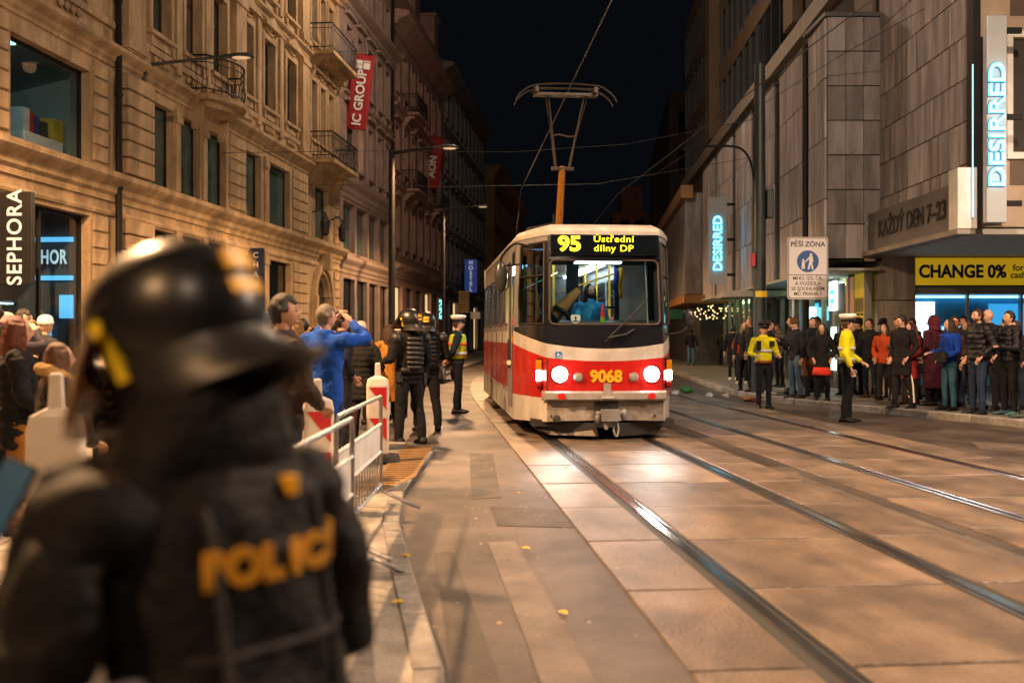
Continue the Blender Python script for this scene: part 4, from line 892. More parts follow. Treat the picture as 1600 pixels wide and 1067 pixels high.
# mirrors
b = MB(); b.ell((-1.47, .75, 2.42), (.10, .07, .24), 14, 10); mr = b.build('mirror', mat('mirror_housing', (.03, .03, .032), rough=.3), TR, smooth=True)
b = MB(); b.tube(bend([(-1.05, .55, 2.86), (-1.28, .55, 2.9), (-1.45, .7, 2.74), (-1.47, .75, 2.6)]), .018, 6); b.tube([(-1.18, .9, 2.62), (-1.47, .75, 2.58)], .014, 6); b.build('mirror_arm', M_BLACK, mr)
b = MB(); b.ell((1.44, .75, 1.80), (.10, .07, .14), 14, 10); mr = b.build('mirror', MATS['mirror_housing'], TR, smooth=True)
b = MB(); b.tube(bend([(1.12, .7, 1.55), (1.3, .7, 1.58), (1.44, .75, 1.68)]), .016, 6); b.build('mirror_arm', M_BLACK, mr)
# interior
b = MB(); b.box(-1.18, 1.18, .9, LEN, .80, .86); b.build('floor', mat('tram_floor', (.08, .085, .09), rough=.6), TR)
b = MB(); b.box(-1.15, 1.15, 1.6, LEN, 2.92, 2.96); b.build('ceiling', M_TINT, TR)
for sg in (-1, 1): b = MB(); b.box(sg * .75 - .1, sg * .75 + .1, 1.7, LEN - .1, 2.88, 2.915); b.build('ceiling_light', emis('tram_tube_light', (.86, .96, 1.0), 24.0), TR)
b = MB()     # partition behind the driver: posts with clear gaps
for x0, x1 in ((-1.15, -1.08), (-.36, -.16), (.42, .50), (.96, 1.15)): b.box(x0, x1, 1.52, 1.58, .86, 2.9)
b.box(-1.08, .96, 1.52, 1.58, 2.66, 2.9); b.box(-.16, .96, 1.525, 1.575, .86, 1.55); b.box(-.16, .42, 1.53, 1.57, 1.96, 2.0); b.build('cab_partition', mat('cab_dark', (.012, .022, .028), rough=.5), TR)
b = MB(); b.box(.50, .96, 1.53, 1.56, 1.55, 2.66); b.build('partition_panel', mat('partition_cream', (.55, .52, .44), rough=.5), TR)
b = MB()
for y in (2.4, 3.7, 5.0, 6.3): 
    for x in (-.95, -.45, .5): b = MB(); b.tube([(x, y, .86), (x, y, 2.9)], .02, 6); b.build('handrail', M_YPOLE, TR)
for x in (-.45, .5): b = MB(); b.tube([(x, 1.8, 2.55), (x, LEN, 2.55)], .018, 6); b.build('handrail', M_YPOLE, TR)
for k in range(5):
    for x in (-.85, .85):
        b = MB(); y = 2.6 + k * 1.3; b.box(x - .22, x + .22, y, y + .42, 1.2, 1.27); b.box(x - .22, x + .22, y + .38, y + .45, 1.27, 1.85); b.box(x - .05, x + .05, y + .1, y + .3, .86, 1.2); b.build('seat', mat('seat_red', (.35, .03, .02), rough=.6), TR, bev=.02)
b = MB(); b.loft([[(x, .12, 1.2), (x, .12, 1.66), (x, .30, 1.72), (x, .62, 1.76), (x, .62, 1.1)] for x in (-.84, -.3, .3, .84)]); db_ = b.build('dashboard', mat('dashboard', (.018, .018, .019), rough=.6), TR)
b = MB(); b.box(-.3, .25, 1.3, 1.42, 1.2, 2.0); b.box(-.3, .25, .95, 1.4, 1.1, 1.22); b.build('driver_seat', mat('seat_dark', (.02, .022, .025), rough=.8), TR, bev=.03)
b = MB(); b.tube([(.66, .15, 1.7), (.66, .3, 2.64)], .012, 6); b.build('cab_rail', M_GALV, TR)
# equipment on the roof
b = MB(); b.box(-.42, .62, 1.6, 2.2, 3.24, 3.27); b.box(-.3, -.24, 1.7, 1.9, 3.16, 3.24); b.box(.40, .46, 1.7, 1.9, 3.16, 3.24); b.build('roof_rack', M_GALV, TR)
b = MB(); b.box(-.9, .9, 3.0, 6.6, 3.2, 3.32); b.build('roof_box', M_TGREY, TR, bev=.03)
b = MB(); b.tube([(-1.1, 1.9, 3.1), (-.98, 1.3, 3.22), (-.6, 1.1, 3.28)], .015, 6); b.tube([(-.62, 1.1, 3.2), (-.62, 1.1, 3.42)], .008, 5); b.build('roof_aerial', M_BLACK, TR)
# pantograph
M_PANTO = mat('pantograph_orange', (.48, .20, .02), rough=.45, var=.3, vscale=20)
M_PANTG = mat('pantograph_grey', (.06, .05, .043), rough=.5, metal=.3, var=.2)
pt = empty('pantograph', (-.02, 4.6, 3.3)); pt.parent = TR
b = MB(); b.box(-.5, .5, .2, .3, 0, .12); b.box(-.5, .5, 1.5, 1.6, 0, .12); b.box(-.1, .1, .2, 1.6, .1, .16); b.build('base', M_PANTG, pt)
b = MB(); b.tube([(.1, 1.3, .12), (.0, -.1, 1.42)], [.075, .062], 12); b.build('lower_arm', M_PANTO, pt)
b = MB()
for sg in (-1, 1):
    b.tube([(sg * .12, -.1, 1.40), (sg * .34 + .03, -.45, 2.72)], [.022, .016], 8); b.tube([(sg * .14, -.1, 1.36), (sg * .22 + .02, -.1, 1.9), (sg * .40 + .03, -.48, 2.72)], .010, 6)
b.tube(bend([(-.24, -.28, 1.98), (-.08, -.28, 2.02), (.1, -.28, 1.98), (.25, -.28, 2.0)]), .016, 6); b.tube([(-.2, -.1, 1.4), (.22, -.1, 1.4)], .04, 8); b.build('upper_arm', M_PANTG, pt)
b = MB()
for y in (-.70, -.32):
    b.tube(bend([(-.94, y, 2.55), (-.86, y, 2.68), (-.66, y, 2.82), (-.4, y, 2.86), (0, y, 2.875), (.4, y, 2.86), (.66, y, 2.82), (.86, y, 2.68), (.94, y, 2.55)]), .015, 6)
    b.tube([(-.62, y, 2.79), (.62, y, 2.79)], .011, 6)
b.box(-.6, .6, -.62, -.42, 2.68, 2.73)
for x in (-.55, .55): b.box(x - .03, x + .03, -.72, -.3, 2.72, 2.82)
b.build('collector_head', M_PANTG, pt)
# second car, bending into the straight street behind
T2 = empty('rear_section', (0, LEN + .15, 0), -.14); T2.parent = TR
b = MB(); b.box(-1.12, 1.12, -.35, .25, .35, 2.95); b.build('bellows', M_RUBBER, TR, loc=(0, LEN + .1, 0), bev=.08)
b = MB(); b.box(-1.24, 1.24, .2, 9, .25, .62); b.build('side_skirt', M_TWHITE, T2); b = MB(); b.box(-1.238, 1.238, .2, 9, .62, 1.40); b.build('red_panel', M_TRED, T2); b = MB(); b.box(-1.24, 1.24, .2, 9, 1.40, 1.62); b.build('white_band', M_TWHITE, T2)
b = MB(); b.box(-1.235, 1.235, .2, 9, 2.66, 3.12); b.build('roof', M_TWHITE, T2)
for sg in (-1, 1):
    for k in range(6):
        b = MB(); b.box(sg * 1.21 - .02, sg * 1.21 + .02, .3 + k * 1.45, .42 + k * 1.45, 1.62, 2.66); b.build('window_post', M_TGREY, T2)
        if k < 5: b = MB(); b.box(sg * 1.21 - .008, sg * 1.21 + .008, .42 + k * 1.45, 1.75 + k * 1.45, 1.62, 2.66); b.build('side_window', M_TGLASS, T2)
b = MB(); b.box(-.2, .2, .4, 8.8, 2.6, 2.65); b.build('ceiling_light', MATS['tram_tube_light'], T2)
for y in (1.6, 7.2):
    b = MB()
    for yy in (y - .9, y + .9):
        for x in (-.72, .72): b.lathe([(.33, -.06), (.33, .06)], 20, (x, yy, .34), Matrix.Rotation(R(90), 3, 'Y'))
    b.box(-.95, .95, y - 1.2, y + 1.2, .3, .55); b.build('bogie', M_UNDER, TR)

# panel seams and small fittings
for x in (-.86, .86): b = MB(); b.box(x - .006, x + .006, -.014, .02, .63, 1.2); b.build('panel_seam', M_RUBBER, TR)
for sg in (-1, 1):
    for y in (2.12, 3.57, 5.02, 6.47, 7.92): b = MB(); b.box(sg * 1.241 - .004, sg * 1.241 + .004, y - .008, y + .008, .26, 1.6); b.build('panel_seam', M_UNDER, TR)
b = MB(); b.box(-1.252, -1.243, 2.3, 8.9, .60, .635); b.build('trim_strip', M_TGREY, TR)
for x, z in ((-.8, .36), (.72, .36)): disc('tow_cover', x, z, .018, M_UNDER, TR, y=-.03, th=.03)
b = MB(); b.box(-1.266, -1.243, 1.30, 1.36, 1.42, 1.52); b.build('side_indicator', MATS['amber_lens'], TR)

b = MB(); b.box(-.35, .35, .55, .75, 2.62, 2.65); b.build('cab_light', emis('cab_light_glow', (.85, .92, 1.0), 5.0), TR)
# ------------------------------------------------------------------ people
VOX = []
def vox(b, name, m, parent, vs=.014, smooth=6, fold=0.0, fscale=.09):
    o = b.build(name, m, parent)
    r = o.modifiers.new('skin', 'REMESH'); r.mode = 'VOXEL'; r.voxel_size = vs; r.use_smooth_shade = True
    s = o.modifiers.new('smooth', 'SMOOTH'); s.factor = .5; s.iterations = smooth
    if fold:
        k = 'folds_%d' % int(fscale * 1000); t = bpy.data.textures.get(k)
        if not t: t = bpy.data.textures.new(k, 'CLOUDS'); t.noise_scale = fscale; t.noise_depth = 2
        d = o.modifiers.new('folds', 'DISPLACE'); d.texture = t; d.strength = fold; d.mid_level = .5; d.texture_coords = 'GLOBAL'
    VOX.append(o); return o
def ering(c, rx, ry, n=18, p=2.3):
    out = []
    for j in range(n):
        t = 6.28319 * j / n; ct, st = math.cos(t), math.sin(t)
        out.append((c[0] + rx * math.copysign(abs(ct) ** (2 / p), ct), c[1] + ry * math.copysign(abs(st) ** (2 / p), st), c[2]))
    return out
SKIN = (.52, .30, .20)
NU, NV = 36, 30
def head_geo(female=False):
    V = []; C = []
    for i in range(NV + 1):
        a = math.pi * min(max(i, .02), NV - .02) / NV
        for j in range(NU):
            t = 6.28319 * j / NU; dx, dy, dz = math.sin(a) * math.cos(t), math.sin(a) * math.sin(t), -math.cos(a)
            x, y, z = .073 * dx, .094 * dy, .115 * dz
            if dz < .1: k = (.1 - dz); x *= 1 - .22 * k ** 1.3; y = y * (1 - .10 * k) if dy < 0 else y * (1 - .28 * k)
            fr = max(0, -dy)
            nose = math.exp(-(x / .013) ** 2) * max(0, 1 - abs((z + .012) / .032) ** 1.6) * (1 - .6 * max(0, z / .03)) if -.046 < z < .024 else 0
            y -= .021 * nose * (fr > .4)
            for sx in (-1, 1): y += .008 * math.exp(-((x - sx * .031) / .014) ** 2 - ((z - .012) / .011) ** 2) * (fr > .3)
            y -= .006 * math.exp(-(x / .03) ** 2 - ((z - .03) / .012) ** 2) * (fr > .3)
            y -= .006 * math.exp(-(x / .022) ** 2 - ((z + .062) / .010) ** 2) * (fr > .3); y -= .009 * math.exp(-(x / .025) ** 2 - ((z + .10) / .015) ** 2) * (fr > .2)
            for sx in (-1, 1):
                e_ = math.exp(-((y - .012) / .018) ** 2 - ((z - .002) / .026) ** 2) * (sx * dx > .75); x += sx * .020 * e_
            V.append((x, y, z)); c = list(SKIN)
            if fr > .45:
                for sx in (-1, 1):
                    if abs(x - sx * .031) < .013 and abs(z - .012) < .0065: c = [.03, .02, .018]
                    elif abs(x - sx * .032) < .019 and abs(z - .034) < .006: c = [.10, .06, .04]
                if abs(x) < .025 and abs(z + .062) < .007: c = [.36, .13, .11]
            C.append(c)
    F = []
    for i in range(NV):
        for j in range(NU): k = (j + 1) % NU; F.append((i * NU + j, i * NU + k, (i + 1) * NU + k, (i + 1) * NU + j))
    F.append(tuple(reversed(range(NU)))); F.append(tuple(NV * NU + j for j in range(NU)))
    return V, F, C
HEAD = head_geo()
ARMS = {'down': ((.265, .03, 1.14), (.275, -.05, .90)), 'pocket': ((.275, .075, 1.16), (.195, -.085, .95)), 'phone': ((.25, -.10, 1.13), (.13, -.34, 1.27)), 'photo': ((.30, -.24, 1.42), (.10, -.30, 1.60)),
        'fold': ((.28, -.06, 1.14), (.02, -.23, 1.16)), 'front': ((.27, -.03, 1.13), (.09, -.24, 1.0)), 'bent': ((.28, .02, 1.13), (.24, -.24, 1.10)), 'back': ((.27, .12, 1.14), (.1, .2, .98)), 'reach': ((.28, -.2, 1.25), (.22, -.42, 1.12)), 'bag': ((.27, .02, 1.13), (.29, -.02, .88)), 'high': ((.33, -.1, 1.52), (.16, -.22, 1.72))}
def rotz(p, a, c=(0, 0)):
    x, y = p[0] - c[0], p[1] - c[1]; return (c[0] + x * math.cos(a) - y * math.sin(a), c[1] + x * math.sin(a) + y * math.cos(a), p[2])
def hand(b, wrist, d, sg, hd=None):
    d = Vector(d).normalized(); w_ = Vector(wrist); side = d.cross(Vector((0, 0, 1)))
    if side.length < .2: side = Vector((0, -1, 0))
    side.normalize(); up = side.cross(d).normalized()
    if abs(d.z) > .6: side, up = Vector((0, -1, 0)) - d * d.dot(Vector((0, -1, 0))), Vector((-sg, 0, 0)); side.normalize()
    b.tube([w_ - d * .03, w_ + d * .02, w_ + d * .06, w_ + d * .095], [.024, .032, .038, .034], 10, flat=.55)
    base = w_ + d * .085
    for k, (o_, L_) in enumerate(((-.028, .068), (-.009, .078), (.010, .074), (.028, .058))):
        p0 = base + side * o_ * -1 * 1.0; curl = up * -.3
        p1 = p0 + d * L_ * .5; p2 = p1 + (d * .8 - up * .6).normalized() * L_ * .3; p3 = p2 + (d * .3 - up).normalized() * L_ * .3
        b.tube([p0 - d * .02, p0, p1, p2, p3], [.009, .0092, .0088, .008, .006], 6)
    t0 = w_ + d * .03 + side * .03; b.tube([t0 - side * .012, t0 + side * .018 + d * .018, t0 + side * .026 + d * .045 - up * .01, t0 + side * .022 + d * .062 - up * .016], [.012, .0115, .010, .007], 6)
def person(label, loc, rz, h=1.75, arms=('down', 'down'), top='#15151a', hem=.82, legs='#15161c', shoes='#1a1a1a', hair='short', hcol='#1c1510', turn=0.0, wide=1.0, female=False, fold=.032, puffy=False, stance=None, hat=None, hood=None, skin=1.0, vs=.016, trim=None, group=None, rough=.85, lean_=0.0, beard=None, collar=True, coat_flare=0.0, tilt=0.0, legw=1.0, hz=1.63):
    s = h / 1.75
    o = empty('person', loc, R(rz), label, 'person', group); o.scale = (s, s, s)
    st = stance or ((-.12, rnd.uniform(-.05, .05)), (.12, rnd.uniform(-.06, .06)))
    sw = .185 * wide * (.93 if female else 1); cw = .165 * wide * (.92 if female else 1)
    ly = lean_
    A = {}
    for sg, nm in ((-1, arms[0]), (1, arms[1])):
        e_, w_ = ARMS[nm] if isinstance(nm, str) else nm
        A[sg] = (Vector((sg * sw, ly + .01, 1.415)), Vector((sg * e_[0] * (wide * .5 + .5), e_[1] + ly * .8, e_[2])), Vector((sg * w_[0], w_[1] + ly * .6, w_[2])))
    # body: one continuous figure under the clothes
    b = MB()
    b.loft([ering((0, ly * k, z), rx, ry) for z, rx, ry, k in ((.84, .12, .085, 0), (.95, .14, .095, .1), (1.1, .12, .08, .5), (1.3, .135, .09, .9), (1.42, .14, .07, 1), (1.46, .06, .05, 1))])
    b.tube([(0, ly + .015, 1.40), (0, ly + .005, 1.50), (0, ly - .005, hz - .05)], [.062, .052, .052], 12)
    for sg in (-1, 1):
        sh, el, wr = A[sg]; b.tube([sh - Vector((sg * .05, 0, 0)), sh, (sh + el) / 2, el, (el + wr) / 2, wr], [.05, .05, .044, .036, .034, .025], 10)
        fx, fy = st[0] if sg < 0 else st[1]; b.tube([(sg * .085, 0, .92), (sg * .09 + (fx - sg * .09) * .5, fy * .5 - .015, .5), (fx, fy, .09)], [.078, .052, .036], 10)
    bo = vox(b, 'body', skin_mat(), o, .02, 4)
    V, F, C = HEAD; ex = MB(); cols = []
    ht = Matrix.Rotation(R(turn), 3, 'Z') @ Matrix.Rotation(R(tilt), 3, 'X'); hc = Vector((0, ly - .012, hz))
    ex.add([hc + ht @ Vector(v) for v in V], F); cols += [[c * skin for c in cc] for cc in C]
    if beard:
        bc = lin(beard)
        for i, v in enumerate(V):
            if v[1] < -.01 and v[2] < -.045 and not (abs(v[0]) < .022 and abs(v[2] + .062) < .006): cols[i] = list(bc)
    for sg in (-1, 1):
        sh, el, wr = A[sg]; n0 = len(ex.v); hand(ex, wr, wr - el, sg); cols += [[c * skin for c in SKIN]] * (len(ex.v) - n0)
    bo['_extra'] = 1; EXTRA.append((bo, ex, cols, [c * skin for c in SKIN]))
    # jacket
    m = cloth(top, rough); b = MB(); pf = .012 if puffy else 0
    rows = [(hem, cw * 1.02 + coat_flare, .125 + coat_flare * .7, .0), (max(hem + .05, .86), cw * 1.0 + coat_flare * .8, .125 + coat_flare * .5, .02), (1.0, cw * .98, .122, .15), (1.12, cw * (.9 if female else .97), .115, .45), (1.28, cw * 1.06, .13, .85), (1.38, cw * 1.08, .12, 1), (1.45, cw * .85, .095, 1), (1.485, .085, .08, 1)]
    rows = [r_ for i, r_ in enumerate(rows) if i == 0 or r_[0] > rows[0][0] + .02]
    rr = []
    if puffy:
        zz = hem
        for k in range(64):
            z = hem + (1.485 - hem) * k / 63; j = max(i for i in range(len(rows)) if rows[i][0] <= z + 1e-6); j = min(j, len(rows) - 2); t = (z - rows[j][0]) / (rows[j + 1][0] - rows[j][0])
            q = [rows[j][i] + (rows[j + 1][i] - rows[j][i]) * t for i in range(4)]; w_ = .016 * abs(math.sin((z - hem) * math.pi / .085)) ** .6 + .006
            rr.append(ering((0, ly * q[3], z), q[1] + w_, q[2] + w_))
    else: rr = [ering((0, ly * k, z), rx, ry) for z, rx, ry, k in rows]
    b.loft(rr)
    if collar: b.loft([ering((0, ly + .012, 1.44), .105, .095), ering((0, ly + .008, 1.52), .082, .078)])
    for sg in (-1, 1):
        sh, el, wr = A[sg]; cuff = wr - (wr - el).normalized() * .02
        pts = [sh - Vector((sg * .09, 0, .0)), sh + Vector((sg * .0, 0, .0)), sh * .5 + el * .5, el, el * .5 + cuff * .5, cuff]; rd = [.07, .078, .068, .062, .056, .046]
        if puffy:
            pp = bend(pts, 10); n = len(pp); rd = [(.078 - .03 * i / n) + .012 * abs(math.sin(i * .9)) for i in range(n)]; pts = pp
        b.tube(pts, rd, 12)
    jk = vox(b, 'jacket', m, o, vs if not puffy else min(vs, .011), 3 if puffy else 4, fold)
    # trousers
    b = MB(); b.loft([ering((0, 0, z), rx, ry) for z, rx, ry in ((.80, .14, .10), (.9, .155, .11), (1.02, .14, .1), (1.06, .13, .095))])
    for sg in (-1, 1):
        fx, fy = st[0] if sg < 0 else st[1]
        b.tube([(sg * .082, 0, .94), (sg * .09 + (fx - sg * .09) * .3, fy * .3 - .01, .70), (sg * .09 + (fx - sg * .09) * .55, fy * .55 - .02, .50), (fx, fy * .9 + .005, .25), (fx, fy, .075)], [.09 * legw, .084 * legw, .066 * legw, .06 * legw, .054 * legw], 12)
    vox(b, 'trousers', cloth(legs), o, vs, 3, fold * .6, .07)
    for sg in (-1, 1):
        fx, fy = st[0] if sg < 0 else st[1]; b = MB(); a = R(sg * 9)
        P = [(-.085, .05, .055), (-.07, .10, .062), (0, .10, .055), (.09, .065, .05), (.16, .045, .048), (.195, .028, .034)]
        b.loft([[rotz((fx + hw * math.cos(t), fy - d_, max(.0, hh * .5 + hh * .5 * math.sin(t))), a, (fx, fy)) for t in [6.283 * q / 12 for q in range(12)]] for d_, hh, hw in [(p[0], p[1], p[2] * .85) for p in P]])
        b.build('shoe', cloth(shoes, .5), o, smooth=True)
    if hair and hair != 'none': make_hair(o, hair, hcol, ht, hc)
    if hat: HATS[hat[0]](o, ht, hc, *hat[1:])
    if hood:
        b = MB(); n = 16
        for k in range(n):
            a = R(-150 + 300 * k / (n - 1)) + math.pi / 2; p = hc + Vector((.115 * math.cos(a), .03 + .105 * math.sin(a), -.115 - .05 * math.cos(a - math.pi / 2) * -1)); b.ell(p, (.05, .05, .045), 8, 6)
        vox(b, 'fur_trim', cloth(hood), o, .013, 1, .03, .02)
    return o
EXTRA = []
def make_hair(o, kind, col, ht, hc):
    m = mat('hair_' + str(col), lin(col), rough=.5, var=.5, vscale=30, stretch=(3, 3, .4), bump=.6, bscale=60)
    V, F, C = HEAD; hv = []; vm = []
    for x, y, z in V:
        d = Vector((x, y, z)); k = 1.09 + .035 * math.sin(x * 210 + z * 60) * math.sin(y * 170 + 1)
        ang = y / .094
        lim = .058 if ang < -.35 else (-.005 if ang < .1 else -.07)
        if ang < -.35: lim = .055 + .02 * math.sin(x * 60)
        hv.append((x * k * 1.03, y * k + .004, z * (k + .02) + .004)); vm.append(z > lim)
    used = [f for f in F if all(vm[i] for i in f)]
    idx = sorted({i for f in used for i in f}); rm = {i: k for k, i in enumerate(idx)}
    b = MB(); b.add([hc + ht @ Vector(hv[i]) for i in idx], [tuple(rm[i] for i in f) for f in used])
    if kind == 'short':
        ho = b.build('hair', m, o, smooth=True); sm = ho.modifiers.new('s', 'SOLIDIFY'); sm.thickness = .014; return
    L_ = {'long': .36, 'mid': .2, 'bob': .15}[kind]
    b2 = MB(); b2.ell(hc + ht @ Vector((0, .022, .022)), (.088, .092, .112), 16, 12)
    n = 13
    for k in range(n):
        a = R(-118 + 236 * k / (n - 1)); x, y = .082 * math.sin(a), .082 * math.cos(a) + .01; l = L_ * rnd.uniform(.85, 1.1) * (.8 if abs(a) > 1.6 else 1)
        b2.tube([hc + ht @ Vector(p) for p in ((x * .8, y * .8, .06), (x, y, 0), (x * 1.12, y * 1.1 + .005, -.09), (x * 1.15, y * 1.0 + .012, -.09 - l * .5), (x * 1.0 + rnd.uniform(-.01, .01), y * .95 + .02, -.09 - l))], [.03, .028, .028, .026, .012], 8)
    vox(b2, 'hair', m, o, .011, 2, .012, .03)
def beanie(o, ht, hc, col, bob=False):
    b = MB(); P = [hc + ht @ Vector((0, .008, 0))]
    Mx = ht
    b.lathe([(.098, .035), (.104, .045), (.106, .08), (.100, .085), (.098, .12), (.075, .155), (.035, .172), (.004, .175)], 24, hc + ht @ Vector((0, .004, -.01)), Mx)
    b.build('hat', cloth(col), o, smooth=True)
    if bob: q = MB(); q.ell(hc + ht @ Vector((0, .0, .18)), (.035, .035, .035), 10, 8); q.build('bobble', cloth('#dddddd'), o, smooth=True)
def santa(o, ht, hc):
    b = MB(); b.lathe([(.10, .05), (.09, .1), (.06, .16), (.03, .19)], 20, hc, ht); b.tube([hc + ht @ Vector((0, .02, .18)), hc + ht @ Vector((.06, .07, .16)), hc + ht @ Vector((.09, .09, .08))], [.035, .028, .016], 10); b.build('hat', cloth('#a01018'), o, smooth=True)
    b = MB(); ring = [hc + ht @ Vector((.10 * math.cos(t), .112 * math.sin(t), .05)) for t in [6.2832 * k / 20 for k in range(21)]]; b.tube(ring, .024, 8); b.ell(hc + ht @ Vector((.095, .095, .06)), (.028, .028, .028), 8, 6); b.build('hat_trim', cloth('#d8d4cc'), o, smooth=True)
def cap(o, ht, hc, col):
    b = MB(); b.lathe([(.097, .045), (.099, .07), (.09, .115), (.055, .145), (.005, .153)], 24, hc + ht @ Vector((0, .006, 0)), ht)
    pts = [(.085 * math.sin(R(a)), -.085 * math.cos(R(a)) - .085 * max(0, math.cos(R(a * 1.25))), .05 - .012 * math.cos(R(a))) for a in range(-70, 71, 10)]; inn = [(.085 * math.sin(R(a)), -.08 * math.cos(R(a)), .055) for a in range(-70, 71, 10)]
    b.loft([[hc + ht @ Vector(p), hc + ht @ Vector(q), hc + ht @ (Vector(q) + Vector((0, 0, .008))), hc + ht @ (Vector(p) + Vector((0, 0, .008)))] for p, q in zip(pts, inn)]); b.build('hat', cloth(col), o, smooth=True)
def police_cap(o, ht, hc, topcol='#e8e4dc'):
    T = lambda x, y, z: hc + ht @ Vector((x, y, z))
    b = MB(); b.loft([[T(r * 1.0 * math.cos(t), .004 + r * 1.12 * math.sin(t) + dy, z) for t in [6.2832 * k / 24 for k in range(24)]] for r, z, dy in ((.096, .085, 0), (.118, .115, -.004), (.132, .145, -.008), (.12, .162, -.004), (.06, .172, 0), (.01, .173, 0))]); b.build('cap_crown', cloth(topcol, .6), o, smooth=True)
    b = MB(); b.loft([[T(.095 * math.cos(t), .004 + .106 * math.sin(t), z) for t in [6.2832 * k / 24 for k in range(24)]] for z in (.042, .088)]); b.build('cap_band', cloth('#101216', .6), o, smooth=True)
    b = MB(); inn = [(.09 * math.sin(R(a)), -.098 * math.cos(R(a)), .05) for a in range(-65, 66, 10)]; out = [(.092 * math.sin(R(a)), -.098 * math.cos(R(a)) - .055 * math.cos(R(a * 1.35)), .05 - .025 * math.cos(R(a))) for a in range(-65, 66, 10)]
    b.loft([[T(*p), T(*q), T(q[0], q[1], q[2] + .006), T(p[0], p[1], p[2] + .006)] for p, q in zip(out, inn)]); b.build('cap_peak', mat('patent_black', (.008, .008, .009), rough=.2, var=0), o)
    b = MB(); b.ell(T(0, -.118, .082), (.014, .008, .018), 10, 8); b.build('cap_badge', mat('badge_gold', (.5, .35, .1), rough=.3, metal=.8), o)
M_HELM = mat('helmet_shell', (.010, .010, .011), rough=.33, var=.1)
M_HELMG = mat('helmet_guard', (.018, .017, .017), rough=.4, var=.1)
M_YREF = mat('reflective_yellow', (.75, .55, .02), rough=.4, var=.05)
M_OREF = mat('reflective_orange', (.85, .45, .02), rough=.4, var=.12)
M_VISOR = glass('visor', (.42, .36, .32))
def riot_helmet(o, ht, hc, k=1.0, detail=False):
    T = lambda x, y, z: hc + ht @ Vector((x * k, y * k, z * k))
    b = MB(); n = 32; rings = []
    for i in range(17):
        a = R(-38 + 128 * i / 16); zz = .012 + .150 * math.sin(a); r = math.cos(a) ** .92 if i < 16 else .02
        rings.append([T(.134 * r * math.cos(t), .012 + .166 * r * math.sin(t), zz + max(0, -math.sin(t)) * .075 * (1 - i / 16) ** 1.5) for t in [6.2832 * q / n for q in range(n)]])
    b.loft(rings); hs = b.build('helmet', M_HELM, o, smooth=True)
    b = MB(); rg = []   # neck guard skirt round the back and sides
    for dz, ex in ((-.058, -.008), (-.085, .004), (-.112, .03), (-.138, .072), (-.143, .074), (-.138, .058), (-.08, -.02)):
        rg.append([T((.132 + ex * .30 * max(0, math.sin(R(a)))) * math.cos(R(a)), .012 + (.164 + ex * 1.25 * max(0, math.sin(R(a))) ** 1.4) * math.sin(R(a)), dz + .012) for a in range(-25, 206, 7)])
    b.loft(rg, cap=False, closed=False); b.build('neck_guard', M_HELMG, hs, smooth=True)
    b = MB(); rg = []   # visor, pushed forward
    for z, d in ((.07, .172), (.01, .212), (-.05, .248), (-.105, .272)):
        rg.append([T(d * .68 * math.sin(R(a)), -(d) * math.cos(R(a)) + .02, z) for a in range(-78, 79, 6)])
    b.loft(rg, cap=False, closed=False); v = b.build('visor', M_VISOR, hs, smooth=True); sm = v.modifiers.new('s', 'SOLIDIFY'); sm.thickness = .004
    b = MB(); b.tube([T(.118 * math.sin(R(a)), -.160 * math.cos(R(a)) + .01, .062) for a in range(-85, 86, 10)], .012 * k, 6); b.build('visor_rim', M_RUBBER, hs)
    for sg in (-1, 1):
        b = MB(); b.loft([[T(sg * (.119 + .018), y0 + dy, z) for dy in (0, .022)] + [T(sg * (.112), y0 + dy, z) for dy in (.022, 0)] for z, y0 in ((.04, -.055), (-.03, -.04), (-.075, -.03))]); b.build('reflective_strip', M_YREF, hs)
    for dz0, dz1, w_ in ((.052, .088, .070), (.008, .036, .082)):
        b = MB(); b.loft([[T((.133 * math.cos(a0)) * q, .012 + .166 * math.sin(a0) * q, z) for q in (.96, 1.02) ] + [T((.133 * math.cos(a0)) * q, .012 + .166 * math.sin(a0) * q, dz1) for q in (.995, .94)] for z in (dz0,) for a0 in [math.pi / 2 + w_ * 8 * (q2 - .5) for q2 in [j / 8 for j in range(9)]]]); b.build('reflective_label', M_OREF, hs)
    return hs
HATS = {'beanie': beanie, 'santa': santa, 'cap': cap, 'police': police_cap, 'riot': riot_helmet}
def add_ring(o, name, z, rx, ry, ht_, m, y=0):
    b = MB(); b.loft([ering((0, y, z), rx, ry, 24), ering((0, y, z + ht_), rx, ry, 24)], cap=False); q = b.build(name, m, o, smooth=True); sm = q.modifiers.new('s', 'SOLIDIFY'); sm.thickness = .006; sm.offset = 1; return q
